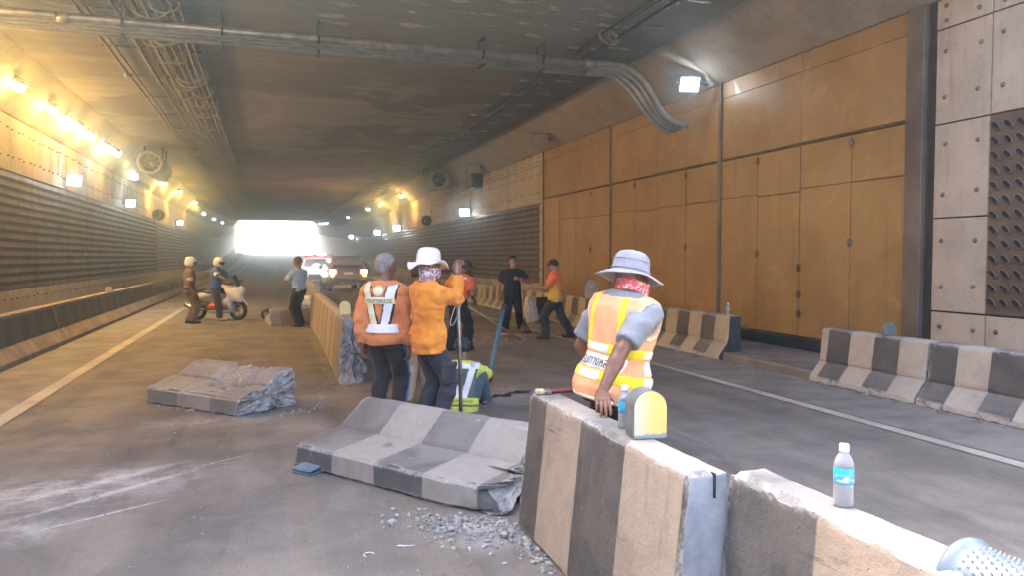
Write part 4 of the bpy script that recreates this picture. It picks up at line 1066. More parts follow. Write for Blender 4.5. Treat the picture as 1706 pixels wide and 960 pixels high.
class Person:
    def __init__(s, label, pos, heading, height=1.70, h=.011, group='road workers and police in the tunnel', lean=(0, 0), yaw=0, hip_z=None, hipw=1.0, skin=None, belly=1.0, shw=1.0):
        s.t = thing('person', label, 'person', pos, -radians(heading), group); s.h = h
        s.k = height/1.735; s.pos = Vector(pos); s.hd = radians(heading); s.skin = skin or m_skin
        k = s.k; s.pz = (hip_z if hip_z is not None else .915*k)
        s.T = Matrix.Translation((0, 0, s.pz)) @ Matrix.Rotation(-yaw, 4, 'Z') @ Matrix.Rotation(-radians(lean[0]), 4, 'X') @ Matrix.Rotation(radians(lean[1]), 4, 'Y')
        s.rows = [(z*k, cx*k, cy*k+(.03*k*(belly-1)*3 if .0 < z < .3 else 0), rx*k*(belly if z < .3 else 1)*(shw if z > .3 else 1), ry*k*(belly if z < .3 else 1)) for z, cx, cy, rx, ry in TORSO]
        s.sh = {1: s.tp(.176*shw, 0, .412), -1: s.tp(-.176*shw, 0, .412)}; s.hip = {1: s.tp(.080, 0, -.05), -1: s.tp(-.080, 0, -.05)}
        s.neck = s.tp(0, .0, .50); s.headR = rotm(); s.head = s.tp(0, .03, .665)
        s.arm = {}; s.leg = {}; s.hands = []; s.B = None
    def tp(s, x, y, z): return np.array((s.T @ Vector((x*s.k, y*s.k, z*s.k)))[:])
    def w2l(s, w): return np.array((Matrix.Rotation(s.hd, 3, 'Z') @ (Vector(w)-s.pos))[:])
    def look(s, yaw=0, pitch=0, roll=0, off=(0, 0, 0)): s.headR = rotm(radians(yaw), radians(pitch), radians(roll)); s.head = s.tp(off[0], .03+off[1], .665+off[2])
    def ik(s, a, b, l1, l2, pole):
        a, b = np.array(a, float), np.array(b, float); d = b-a; L = np.linalg.norm(d); L = min(L, (l1+l2)*.995); u = d/np.linalg.norm(d)
        x = (L*L+l1*l1-l2*l2)/(2*L); hgt = math.sqrt(max(0, l1*l1-x*x)); p = np.array(pole, float); p = p-u*(p@u); p /= np.linalg.norm(p)+1e-9
        return a+u*x+p*hgt, a+u*L
    def set_arm(s, side, wrist, pole=(0, -1, -.2)):
        e, w = s.ik(s.sh[side], wrist, .292*s.k, .262*s.k, pole); s.arm[side] = (s.sh[side], e, w)
    def set_leg(s, side, ankle, pole=(0, 1, 0), toe=None):
        kn, an = s.ik(s.hip[side], ankle, .425*s.k, .415*s.k, pole); s.leg[side] = (s.hip[side], kn, an, np.array(toe if toe is not None else (0, 1, 0), float))
    def bounds(s, pad=.12):
        pts = [s.neck, s.head, s.head+V3(0, 0, .1)]+[p for a in s.arm.values() for p in a]+[p for l in s.leg.values() for p in l[:3]]+[s.tp(sx*.2, sy*.15, z) for sx in (-1, 1) for sy in (-1, 1) for z in (-.15, .5)]
        pts = np.array(pts); return pts.min(0)-pad, pts.max(0)+pad
    def field(s, h=None, pad=.12): lo, hi = s.bounds(pad); return Field(lo, hi, h or s.h)
    def body(s, hands=None, face=True, eyes=False):
        k = s.k; F = s.field(); F.loft(s.rows, s.T, -.006, .03)
        F.cone(s.tp(0, -.005, .46), s.head+s.headR@V3(0, -.02, -.03)*k, .060*k, .056*k, .03); head_prims(F, s.head, s.headR, k, face)
        for sd, (a, e, w) in s.arm.items():
            F.cone(s.tp(sd*.10, 0, .425), a, .050*k, .054*k, .04)
            m1 = a+(e-a)*.4; F.chain([a, m1, e], [.054*k, .050*k, .040*k], .02)
            m2 = e+(w-e)*.28; F.chain([e, m2, w], [.040*k, .0415*k, .027*k], .02)
        for sd, (a, kn, an, toe) in s.leg.items():
            m1 = a+(kn-a)*.4; F.chain([a, m1, kn], [.088*k, .078*k, .056*k], .03); m2 = kn+(an-kn)*.3; F.chain([kn, m2, an], [.054*k, .056*k, .036*k], .02)
            F.cone(an+V3(0, 0, -.03), an+toe*.13*k+V3(0, 0, -.045), .036*k, .026*k, .02)
        ex = []
        for sd, kw in (hands or {}).items():
            a, e, w = s.arm[sd]; kw = dict(kw); fine = kw.pop('h', .0045)
            fd = kw.pop('f', None); fd = (w-e)/np.linalg.norm(w-e) if fd is None else np.array(fd, float)
            H = Field(w-.15, w+.17, fine) if fine < s.h else F
            if H is not F: H.cone(w-(w-e)/np.linalg.norm(w-e)*.06, w, .0285*k, .026*k, .01); ex.append(H)
            hand_prims(H, w, fd, kw.pop('p', (-sd, 0, 0)), sd, s=kw.pop('s', 1.0)*k, **kw)
        o = put('body', F.mesh('body', s.skin, ex, 1), s.t); s.bodyF = F
        if eyes:
            L = lambda x, y, z: s.head+s.headR@(V3(x, y, z)*k)
            for sx in (-1, 1):
                g = MB(); Mx = Matrix.Translation(L(sx*.031, .0925, .004)) @ Matrix(s.headR.tolist()).to_4x4() @ Matrix.Diagonal((1, .7, .72, 1))
                g.lathe([(.0001, -.010), (.006, -.008), (.010, 0), (.006, .008), (.0001, .010)], 10, 0, Mx); e_ = g.build('eye', m_eye, s.t)
                g = MB(); g.lathe([(.0001, .0), (.0045, -.0005), (.0052, -.003)], 10, 0, Matrix.Translation(L(sx*.031, .1000, .004)) @ Matrix(s.headR.tolist()).to_4x4() @ Matrix.Rotation(-pi/2, 4, 'X')); g.build('iris', m_iris, e_)
                g = MB(); g.tube([L(sx*.016, .101, .026), L(sx*.032, .101, .031), L(sx*.050, .088, .025)], .004*k, 6); g.build('eyebrow', m_iris, s.t)
        return o
    def shirt(s, mat, name='shirt', sleeve=1.0, hem=-.10, grow=.012, cuff=.040, wr=.004, flare=.0, seed=1, collar=True, h=None, vcut=None):
        k = s.k; F = s.field(h); rows = [(z, cx, cy, rx+(flare if z < .1*k else 0), ry+(flare if z < .1*k else 0)) for z, cx, cy, rx, ry in s.rows if z < .51*k]
        if hem < -.13: rows = [(hem*k-.01, 0, 0, rows[0][3]*1.02, rows[0][4]*1.02)]+rows
        F.loft(rows, s.T, grow, .03)
        for sd, (a, e, w) in s.arm.items():
            F.cone(s.tp(sd*.09, 0, .43), a, .056*k, .058*k+grow*.3, .05)
            S = F.copy(); S.d = np.full(F.d.shape, Field.BIG, np.float32)
            if sleeve <= .5:
                b = a+(e-a)*(sleeve/.5); u = (e-a)/np.linalg.norm(e-a); S.chain([a, a+(b-a)*.5, b+u*.06], [.058*k+grow*.4, .060*k+grow*.5, .060*k+grow*.6], .03)
            else:
                b = e+(w-e)*((sleeve-.5)/.5); u = (w-e)/np.linalg.norm(w-e); S.chain([a, a+(e-a)*.5, e], [.058*k+grow*.4, .056*k+grow*.4, .048*k+grow*.5], .03); S.chain([e, e+(b-e)*.5, b+u*.03], [.048*k+grow*.5, .046*k+grow*.4, cuff*k], .03)
            if wr: S.wrinkle(wr*1.0, (16, 16, 16), seed+sd)
            S.cut(lambda P: np.where(np.linalg.norm(P-b, axis=-1) < .16, (P-b)@u, -1.0)); F.un((slice(None),)*3, S.d, .035)
        Ti = np.array(s.T.inverted())
        if wr: F.wrinkle(wr*1.15, (8, 8, 6), seed); F.wrinkle(wr*.55, (7, 7, 19), seed+3)
        zz = lambda P: P@Ti[2, :3]+Ti[2, 3]
        F.cut(lambda P: hem*k-zz(P)+.008*np.sin(P[..., 0]*14+seed))
        nk = s.tp(0, .012, .50); up = np.array(s.T.to_3x3()@Vector((0, .35, 1))); up /= np.linalg.norm(up); F.cone(nk-up*.03, nk+up*.2, .063*k, .085*k, 0, 's')
        o = put(name, F.mesh(name, mat), s.t); s.shirtF = F
        if collar:
            C = s.field(h); n0 = s.tp(0, 0, .475); C.loft([(.44*k, 0, 0, .082*k, .078*k), (.485*k, 0, .0, .078*k, .074*k), (.535*k, 0, .012, .072*k, .070*k)], s.T, .004, 0)
            D = s.field(h); D.loft([(.40*k, 0, 0, .074*k, .070*k), (.485*k, 0, .0, .070*k, .066*k), (.60*k, 0, .012, .064*k, .062*k)], s.T, .004, 0); C.sub(D)
            C.cut(lambda P: (P@Ti[1, :3]+Ti[1, 3])*.6-.04+(zz(P)-.535*k)); put('collar', C.mesh('collar', mat), s.t)
        return o
    def trousers(s, mat, name='trousers', grow=.016, wr=.006, top=.06, bottom=.03, seed=3, flare=.012, h=None):
        k = s.k; F = s.field(h); Ti = np.array(s.T.inverted()); F.loft([r for r in s.rows if r[0] < .16*k], s.T, grow*.6, .03)
        F.cut(lambda P: (P@Ti[2, :3]+Ti[2, 3])-top*k)
        for sd, (a, kn, an, toe) in s.leg.items():
            m1 = a+(kn-a)*.4; F.chain([a, m1, kn], [.080*k+grow*.4, .082*k+grow*.6, .066*k+grow*.8], .04); m2 = kn+(an-kn)*.3; F.chain([kn, m2, an+(an-kn)*.04], [.066*k+grow*.8, .064*k+grow, .050*k+grow+flare], .03)
        if wr: F.wrinkle(wr, (6, 6, 9), seed); F.wrinkle(wr*.7, (9, 9, 22), seed+5)
        zmin = min(l[2][2] for l in s.leg.values())
        F.cut(lambda P: (zmin-.05+bottom)-P[..., 2])
        o = put(name, F.mesh(name, mat), s.t); s.trF = F; return o
    def shoes(s, mat, name='shoe'):
        k = s.k
        for sd, (a, kn, an, toe) in s.leg.items():
            F = Field(an-.26, an+.28, .010); base = an+V3(0, 0, -.052); side = np.cross(toe, V3(0, 0, 1))
            F.cone(base-toe*.045, base+toe*.06, .041*k, .043*k, .02); F.cone(base+toe*.06+V3(0, 0, -.005), base+toe*.17, .042*k, .034*k, .02); F.cone(base, an+V3(0, 0, .02), .042*k, .044*k, .03)
            z0 = an[2]-.085
            F.cut(lambda P: z0-P[..., 2]); o = put(name, F.mesh(name, mat), s.t)
            G = Field(an-.26, an+.28, .010); G.cone(base-toe*.045, base+toe*.17, .046*k, .040*k, 0); G.cut(lambda P: np.abs(P[..., 2]-z0-.006)-.012); put('sole', G.mesh('sole', m_iris), o)
    def hair(s, mat, grow=.012, low=-.045, front=.055, wr=.004, name='hair'):
        k = s.k; F = Field(s.head-.17, s.head+.17, .008); R = s.headR
        L = lambda x, y, z: s.head+R@(V3(x, y, z)*k)
        F.ell(L(0, -.012, .035), V3(.076+grow, .097+grow, .084+grow)*k, R, .01); F.ell(L(0, -.045, -.02), V3(.066+grow*.8, .058+grow, .075)*k, R, .03)
        F.wrinkle(wr, (34, 34, 14), 2)
        def cutter(P):
            q = (P-s.head)@R/k; y, z = q[..., 1], q[..., 2]
            return np.maximum(low-z, np.minimum(y-front+np.maximum(0, z-.075)*-.9, np.maximum(y-.015, .085-z-.035)))
        def c2(P):
            q = (P-s.head)@R/k; x, y, z = q[..., 0], q[..., 1], q[..., 2]
            hairline = .060+np.maximum(0, .085-z)*-.62
            return np.maximum(low-z, y-np.where(z > .07, .085, hairline))
        F.cut(c2); return put(name, F.mesh(name, mat), s.t)
    def wrapmesh(s, F, name, mat, parent=None): return put(name, F.mesh(name, mat), parent or s.t)
def sheet_text(txt, size, mat, target, c, u, v, parent, name='lettering', off=.004, depth=.4, squeeze=1.0):
    """flat print: text laid in the plane c + u x + v y and pressed onto target (mesh object in the same space)"""
    cu = bpy.data.curves.new(name, 'FONT'); cu.body = txt; cu.size = size; cu.align_x = 'CENTER'; cu.align_y = 'CENTER'; cu.resolution_u = 3
    o = bpy.data.objects.new(name, cu); COL.objects.link(o); dg = bpy.context.evaluated_depsgraph_get()
    me = bpy.data.meshes.new_from_object(o.evaluated_get(dg)); bpy.data.objects.remove(o)
    bm = bmesh.new(); bm.from_mesh(me); bmesh.ops.triangulate(bm, faces=bm.faces[:])
    for _ in range(1): bmesh.ops.subdivide_edges(bm, edges=[e for e in bm.edges if e.calc_length() > size*.25], cuts=1)
    tm = target.data; bv = BVHTree.FromPolygons([x.co for x in tm.vertices], [p.vertices[:] for p in tm.polygons])
    u = Vector(u).normalized(); v = Vector(v).normalized(); n = u.cross(v); c = Vector(c)
    for x in bm.verts:
        p = c+u*x.co.x*squeeze+v*x.co.y; hit = bv.ray_cast(p+n*depth, -n, depth*2)
        x.co = (hit[0]+n*off) if hit[0] is not None else p
    bm.to_mesh(me); bm.free(); me.materials.clear(); me.materials.append(mat)
    return put(name, me, parent)
def hat(p, mat, brim=.075, crown_h=.115, droop=.02, wave=.012, tilt=(0, 0, 0), rb=1.0, band=None, name='hat', off=(0, -.012, .035), wf=(3, .4), back=0.0, inner=None, flat=0.0):
    """soft bucket hat in the head frame"""
    k = p.k; R = p.headR @ rotm(*[radians(a) for a in tilt]); n = 40; c = p.head+p.headR@(V3(*off)*k)
    prof = []
    rx, ry = .088*rb, .108*rb
    rings = [(0.02, crown_h+.004, 0), (.45, crown_h-.001+flat, 0), (.72, crown_h-.012+flat*.6, 0), (.88, crown_h-.034, 0), (.955, crown_h-.07, 0), (1.0, .012, 0), (1.01, .0, 0)]
    pts = []
    def P(f, z, q, ext=0.0):
        x, y = rx*f*cos(q), ry*f*sin(q); d = Vector((cos(q), sin(q)))
        x += d.x*ext; y += d.y*ext; return x, y, z
    g = MB(); rows = []
    for f, z, _ in rings: rows.append([P(f, z+(.004*mn.noise(Vector((cos(q)*3, sin(q)*3, z*30+brim*50))) if f > .3 else 0), q) for q in [2*pi*i/n for i in range(n)]])
    for j in range(1, 7):
        e = j/6; row = []
        for i in range(n):
            q = 2*pi*i/n; w = wave*sin(wf[0]*q+wf[1])*e*e+.5*wave*sin(5*q+1.3)*e*e
            row.append(P(1.01, -droop*e-.25*droop*e*e+w-back*max(0, -sin(q))*e, q, brim*e))
        rows.append(row)
    def tosp(r, dz=0, sc=1.0): return [tuple(c+R@(V3(x*sc, y*sc, z+dz)*k)) for x, y, z in r]
    vs = []; 
    for r in rows: vs += tosp(r)
    nr = len(rows); fs = [(a*n+i, a*n+(i+1) % n, (a+1)*n+(i+1) % n, (a+1)*n+i) for a in range(nr-1) for i in range(n)]; fs.append(list(range(n))[::-1])
    g.add(vs, fs, 0, True)
    vs2 = []
    for r in rows: vs2 += tosp(r, -.004, .985)
    g.add(vs2, [f[::-1] for f in fs], 0, True)
    e0 = (nr-1)*n; g.add(vs[e0:]+vs2[e0:], [(i, (i+1) % n, n+(i+1) % n, n+i) for i in range(n)], 0, True)
    o = g.build(name, [mat], p.t)
    if band:
        b = MB(); b.tube([tuple(c+R@(V3(1.03*rx*cos(q), 1.03*ry*sin(q), .012)*k)) for q in [2*pi*i/n for i in range(n+1)]], .0035*k, 6); b.build('hat_band', band, o)
        b = MB(); b.tube([tuple(c+R@(V3(.985*rx*cos(q), .985*ry*sin(q), crown_h-.058)*k)) for q in [2*pi*i/n for i in range(n+1)]], .0025*k, 5); b.build('seam', mat, o)
    return o
def cap(p, mat, rb=1.0, tilt=(0, 0, 0), visor=.075, name='cap'):
    k = p.k; R = p.headR @ rotm(*[radians(a) for a in tilt]); F = Field(p.head-.2, p.head+.22, .009); L = lambda x, y, z: p.head+R@(V3(x, y, z)*k)
    F.ell(L(0, -.012, .045), V3(.088*rb, .108*rb, .088)*k, R, 0); F.cut(lambda P: .032-((P-p.head)@R/k)[..., 2])
    G = Field(p.head-.2, p.head+.22, .009); G.ell(L(0, .08, .022), V3(.075, .095, .055)*k, R, 0)
    H = Field(p.head-.2, p.head+.22, .009); H.ell(L(0, .08, .014), V3(.077, .098, .055)*k, R, 0); G.sub(H); G.cut(lambda P: np.maximum(.036-((P-p.head)@R/k)[..., 2], .05-((P-p.head)@R/k)[..., 1]))
    F.un((slice(None),)*3, G.d, .004); return put(name, F.mesh(name, mat), p.t)
def helmet(p, mat, visor=None, full=False):
    k = p.k; R = p.headR; F = Field(p.head-.22, p.head+.24, .011); L = lambda x, y, z: p.head+R@(V3(x, y, z)*k)
    F.ell(L(0, -.008, .030), V3(.118, .140, .125)*k, R, 0); F.ell(L(0, -.03, -.03), V3(.112, .115, .11)*k, R, .02)
    if full: F.ell(L(0, .075, -.085), V3(.075, .075, .042)*k, R, .02)
    F.ell(L(0, .15, -.03 if full else -.07), V3(.10, .11, .062 if full else .10)*k, R, .004, 's')
    F.cut(lambda P: -.105-((P-p.head)@R/k)[..., 2]); o = put('helmet', F.mesh('helmet', mat), p.t)
    if visor:
        G = Field(p.head-.22, p.head+.26, .010); G.ell(L(0, .004, .0), V3(.122, .150, .12)*k, R, 0); H = Field(p.head-.22, p.head+.26, .010); H.ell(L(0, .0, .0), V3(.115, .143, .115)*k, R, 0); G.sub(H)
        G.cut(lambda P: np.maximum(np.maximum(.045-((P-p.head)@R/k)[..., 1], ((P-p.head)@R/k)[..., 2]-.045), -.035-((P-p.head)@R/k)[..., 2])); put('visor', G.mesh('visor', visor), o)
    return o
# ================================================================== the people
m_orange = cloth('bright_orange_cloth', (.80, .30, .045), (.66, .22, .03)); m_orange2 = cloth('salmon_orange_cloth', (.74, .27, .10), (.60, .20, .07)); m_red = cloth('orange_red_cloth', (.78, .16, .06), (.62, .11, .04))
m_grey = cloth('grey_polo_cloth', (.27, .285, .30), (.20, .215, .23)); m_dkt = cloth('charcoal_cloth', (.045, .042, .042), (.03, .03, .03)); m_cargo = cloth('dark_navy_cargo', (.055, .055, .065), (.035, .035, .042)); m_black = cloth('black_cloth', (.020, .021, .027), (.012, .012, .016))
m_maroon = cloth('dark_maroon_cloth', (.06, .03, .035)); m_vest = cloth('orange_vest_mesh', (.90, .46, .23), (.80, .37, .16), .25); m_yel = cloth('fluorescent_yellow', (.86, .74, .05), (.78, .62, .03)); m_lime = cloth('lime_yellow_cloth', (.70, .78, .14), (.58, .66, .10)); m_limedk = cloth('grey_green_mesh', (.14, .18, .15))
m_silver = M('silver_reflective_tape', (.86, .86, .85), .32, .04, 14, .08, .002, c2=(.76, .77, .78), spec=.7); m_white = cloth('white_cloth', (.80, .80, .78), (.70, .69, .66)); m_cream = cloth('cream_piping', (.82, .74, .52)); m_hatg = cloth('grey_hat_cloth', (.32, .32, .36), (.27, .27, .30), .12, sc=30); m_hatw = cloth('white_hat_cloth', (.82, .79, .72), (.70, .66, .60), .12)
m_beige = cloth('beige_cloth', (.52, .40, .27), (.42, .32, .21)); m_brown = cloth('brown_uniform', (.13, .095, .065), (.095, .07, .048)); m_blue = cloth('pale_blue_uniform', (.36, .46, .60), (.28, .37, .50)); m_rblue = cloth('blue_police_shirt', (.06, .14, .36)); m_stripe = cloth('blue_side_stripe', (.10, .32, .55)); m_shoe = M('black_shoe_leather', (.03, .028, .027), .5, .2, 20, .1)
m_grhair = M('grey_hair', (.30, .275, .245), .7, .25, 55, .5, .005, c2=(.13, .12, .11)); m_pale = cloth('pale_yellow_tape', (.82, .80, .42), (.80, .78, .60)); m_edge = cloth('dark_vest_edging', (.05, .055, .045)); m_blhair = M('black_hair', (.018, .016, .015), .55, .2, 60, .5, .006); m_ink = M('black_print', (.025, .028, .025), .7, .1, 20); m_faint = M('faded_grey_print', (.42, .42, .42), .7, .1, 20); m_dkgreen = cloth('dark_green_cap_cloth', (.035, .045, .04)); m_helm = M('white_helmet_shell', (.78, .76, .70), .25, .08, 5, spec=.6); m_visor = M('brown_visor', (.12, .04, .03), .2, .1, 5)
def bandana_mat(name, a, b, sc=30):
    t = NT(name); co = t.coord('Object'); v = t.voro(co, sc, 'F1', 'Distance'); n = t.noise(co, sc*.9, 3, .5, 1.2)
    col = t.mix(t.ramp(n, .50, .55), a, b); col = t.mix(t.ramp(v, .16, .10), col, tuple(x*.35 for x in a)); return t.fin(col, .85)
m_band_r = bandana_mat('red_bandana', (.72, .12, .15), (.80, .55, .55)); m_band_p = bandana_mat('purple_white_bandana', (.28, .18, .25), (.74, .70, .72))
def shell(p, grow, region, name, mat, parent=None, hem=-.14, h=None, armr=.088, arms=True, flare=0, wr=0, seed=4, rim=0):
    """a layer of clothing over the torso, kept only where region(q) <= 0 (q = torso frame)"""
    k = p.k; F = p.field(h); rows = [(z, cx, cy, rx+(flare if z < .1*k else 0), ry+(flare if z < .1*k else 0)) for z, cx, cy, rx, ry in p.rows if z < .49*k]
    F.loft(rows, p.T, grow, .03); Ti = np.array(p.T.inverted())
    for sd in (1, -1):
        a = p.sh[sd]; F.cone(p.tp(sd*.07, 0, .435), p.tp(sd*.155, 0, .418), .058*k+grow*.62, .056*k+grow*.62, .04)
    if wr: F.wrinkle(wr, (8, 8, 5), seed)
    if arms:
        for sd in (1, -1):
            a = p.tp(sd*.212, .0, .375); d = p.tp(sd*.42, 0, .30); F.cone(a, d, armr*k, armr*1.5*k, 0, 's')
    if rim:
        Rm_ = F.copy(); Rm_.d = np.full(F.d.shape, Field.BIG, np.float32)
        for sd in (1, -1): Rm_.cone(p.tp(sd*.212, .0, .375), p.tp(sd*.42, 0, .30), armr*k+rim, armr*1.5*k+rim, 0)
        F.d = np.maximum(F.d, Rm_.d)
    nk = p.tp(0, .015, .49); F.cone(nk, nk+V3(0, .02, .2), .072*k, .10*k, 0, 's')
    F.cut(lambda P: region((P@Ti[:3, :3].T+Ti[:3, 3])/k))
    o = put(name, F.mesh(name, mat, (), 1), parent or p.t); o['_'] = 1; del o['_']; return o
def gaiter(p, mat, r=.066, lo=-.15, hi=-.02, face=True):
    k = p.k; R = p.headR; L = lambda x, y, z: p.head+R@(V3(x, y, z)*k); F = Field(p.head-.26, p.head+.2, .009)
    F.cone(p.tp(0, .005, .46), L(0, -.02, -.05), .073*k, .070*k, .02); F.ell(L(0, .012, -.035), V3(.078, .098, .07)*k, R, .03)
    if face: F.ell(L(0, .05, -.06), V3(.06, .066, .062)*k, R, .03)
    F.wrinkle(.005, (12, 12, 22), 6)
    F.cut(lambda P: np.maximum(((P-p.head)@R/k)[..., 2]-hi+.25*np.minimum(0, ((P-p.head)@R/k)[..., 1]), lo-((P-p.head)@R/k)[..., 2]))
    return put('bandana', F.mesh('bandana', mat), p.t)
def cone_shell(p, a, b, ra, rb, name, mat, parent=None):
    F = Field(np.minimum(a, b)-.14, np.maximum(a, b)+.14, .009); F.cone(a, b, ra, rb, 0); u = (b-a)/np.linalg.norm(b-a); L = np.linalg.norm(b-a)
    F.cut(lambda P: np.abs((P-a)@u-L/2)-L/2); return put(name, F.mesh(name, mat), parent or p.t)

# ---- man in the grey hat leaning at the near barrier
A = Person('man in grey bucket hat and orange safety vest leaning on the barrier', (1.94, 4.03, 0), 70, 1.80, h=.0095, lean=(8, 5), shw=1.05, belly=1.04)
A.look(8, 12, -9, (-.02, .005, -.075))
A.set_arm(1, A.w2l((1.675, 3.665, .905)), (-.3, -1, .1)); A.set_arm(-1, A.tp(-.20, .18, -.02), (-.6, -.6, 0))
for sd in (1, -1): A.set_leg(sd, (.11*sd, .05*sd+.05, .085), (0, 1, 0))
A.body({1: dict(f=Matrix.Rotation(A.hd, 3, 'Z') @ Vector((-.35, -.90, -.25)), p=(0, 0, -1), curl=(.28, .3, .32, .36), h=.0035, thumb=.3), -1: dict(p=(.3, .2, -1), h=.0095)}, face=True)
A.shirt(m_grey, 'polo_shirt', sleeve=.40, hem=-.08, grow=.014, wr=.005, seed=2); A.trousers(m_dkt); A.shoes(m_shoe)
HA = hat(A, m_hatg, brim=.088, crown_h=.125, droop=.030, wave=.009, tilt=(12, 3, 5), rb=1.06, band=m_hatg, wf=(3, 2.6))
g = MB(); q_ = A.head+A.headR@(V3(-.045, -.125, .05)*A.k); g.tube([tuple(q_+A.headR@V3(-.018, 0, 0)), tuple(q_), tuple(q_+A.headR@V3(.018, .002, 0))], [.004, .009, .004], 7); g.build('toggle', m_ink, HA)
gaiter(A, m_band_r)
HEM = -.105
vest = shell(A, .034, lambda q: HEM+.01*np.sin(q[..., 0]*11)-q[..., 2], 'safety_vest', m_vest, flare=.022, wr=.006, armr=.094, seed=9)
def bx_(a, lo, hi): return np.abs(a-(lo+hi)/2)-(hi-lo)/2
zb = [(.145, .205, 'y'), (.055, .145, 'w'), (-.01, .055, 'y')]
for lo, hi, c in zb:
    if c == 'y':
        shell(A, .0375, lambda q: bx_(q[..., 2], lo, hi), 'yellow_band', m_yel, vest, flare=.022, wr=.006, armr=.094, seed=9)
        shell(A, .0405, lambda q: np.maximum(bx_(q[..., 2], lo+.004, hi-.006), np.where(q[..., 1] < 0, np.abs(q[..., 0]+.03)-.085, -.01)), 'reflective_band', m_silver, vest, flare=.022, wr=.006, armr=.094, seed=9)
    else:
        tb = shell(A, .0385, lambda q: np.maximum(bx_(q[..., 2], lo+.004, hi-.003), np.where(q[..., 1] < -.03, np.abs(q[..., 0])-.165, np.where(q[..., 1] > .02, -.01, .01))), 'text_strip', m_white, vest, flare=.022, wr=.006, armr=.094, seed=9)
for sx in (-1, 1):
    for fr in (-1, 1):
        shell(A, .0378, lambda q: np.maximum(np.maximum(np.abs(q[..., 0]-sx*(.115-.02*(q[..., 2]-.2)))-.022, .20-q[..., 2]), -fr*q[..., 1]), 'yellow_strap', m_yel if fr < 0 else m_yel, vest, flare=.022, wr=.006, armr=.094, seed=9)
shell(A, .038, lambda q: np.maximum(bx_(q[..., 2], HEM-.012, HEM+.010), -1), 'hem_piping', m_cream, vest, flare=.024, armr=.094)
for sd_ in (1, -1): shell(A, .0385, lambda q: np.maximum(.02-q[..., 2], -sd_*q[..., 0]), 'armhole_piping', m_cream, vest, flare=.022, wr=.006, armr=.094, seed=9, rim=.011)
for sd in ():
    a = A.tp(sd*.20, 0, .40); ring = []; d = A.tp(sd*.40, 0, .32)-a; d /= np.linalg.norm(d)
    pass
tvert = shell(A, .0415, lambda q: bx_(q[..., 2], .05, .15), 'tmp', m_white, None, flare=.022, wr=.006, armr=.094, seed=9)
sheet_text('กรมทางหลวง', .080, m_ink, tvert, A.tp(-.01, -.22, .098), np.array((A.T.to_3x3() @ Vector((1, 0, 0)))[:]), np.array((A.T.to_3x3() @ Vector((0, 0, 1)))[:]), vest, 'lettering', .003, .3, .74)
sheet_text('กรมทางหลวง', .075, m_faint, tvert, A.tp(.01, .24, .098), np.array((A.T.to_3x3() @ Vector((-1, 0, 0)))[:]), np.array((A.T.to_3x3() @ Vector((0, 0, 1)))[:]), vest, 'lettering', .003, .3, .74)
bpy.data.objects.remove(tvert)

# ---- man in the white hat holding the steel bar
B = Person('man in white bucket hat and yellow orange shirt gripping a steel bar', (1.44, 7.0, 0), 70, 1.76, h=.010, lean=(-2, 1))
B.look(6, 6, 3, (0, 0, -.01))
Bp = B.w2l((1.73, 7.04, 1.53)); B.set_arm(1, Bp, (.15, -.10, -1)); B.set_arm(-1, B.w2l((1.76, 7.13, 1.53)), (-.3, .2, -1))
for sd in (1, -1): B.set_leg(sd, (.12*sd, .04*sd, .085), (0, 1, 0))
B.body({1: dict(f=(.05, .12, 1), p=(-.5, .8, 0), curl=(.75, .8, .82, .85), h=.0035, thumb=.9, s=.98), -1: dict(f=(.10, -.05, 1), p=(.9, .3, 0), curl=(.75, .8, .82, .85), h=.0045, thumb=.9, s=.98)})
B.shirt(m_orange, 'long_sleeved_shirt', sleeve=.93, hem=-.16, grow=.014, cuff=.045, wr=.011, flare=.012, seed=5)
B.trousers(m_cargo, 'cargo_trousers', .010, .006, -.07); B.shoes(m_shoe)
hat(B, m_hatw, brim=.078, crown_h=.140, droop=.018, wave=.036, tilt=(-20, -2, -3), rb=1.18, wf=(2, 1.9), band=None)
gaiter(B, m_band_p, hi=-.005)
a, kn = B.leg[1][0], B.leg[1][1]; c_ = a+(kn-a)*.72; g = MB(); Rz = Matrix.Translation((c_[0]+.075, c_[1]-.01, c_[2])) @ Matrix.Rotation(radians(-12), 4, 'Z')
g.bbox((-.012, -.075, -.115), (.028, .075, .075), .012, 0, Rz); g.bbox((.0, -.08, .045), (.036, .08, .095), .01, 0, Rz); g.build('cargo_pocket', m_cargo, B.t)
a, e, w = B.arm[1]; q_ = a+(e-a)*.22; cone_shell(B, a+(e-a)*.16, a+(e-a)*.34, .0725*B.k, .071*B.k, 'sleeve_patch', m_white)
shell(B, .036, lambda q: np.maximum(bx_(q[..., 2], -.075, .0), -1), 'waistband', m_maroon, None, arms=False) if False else None

# ---- grey haired man with the harness vest
Cc = Person('grey haired man in orange sweatshirt and white yellow reflective harness seen from behind', (1.11, 7.52, 0), 36, 1.75, h=.010, lean=(0, 0))
Cc.look(30, 4, 4); Cc.set_arm(1, Cc.w2l((1.325, 7.40, .74)), (.3, -1, 0)); Cc.set_arm(-1, Cc.w2l((.90, 7.62, .80)), (-.4, -1, 0))
for sd in (1, -1): Cc.set_leg(sd, (.12*sd, .03*sd, .085), (0, 1, 0))
Cc.body({1: dict(p=(-.6, -.1, 0), curl=(.3, .36, .42, .5), h=.0035, thumb=.4), -1: dict(p=(.8, -.1, 0), h=.0045)})
Cc.shirt(m_orange2, 'sweatshirt', sleeve=.96, hem=-.12, grow=.022, cuff=.042, wr=.008, seed=12); Cc.trousers(m_dkt, 'trousers', .012, .006, -.04, seed=8); Cc.shoes(m_shoe); Cc.hair(m_grhair, .009, -.080, .04, .006)
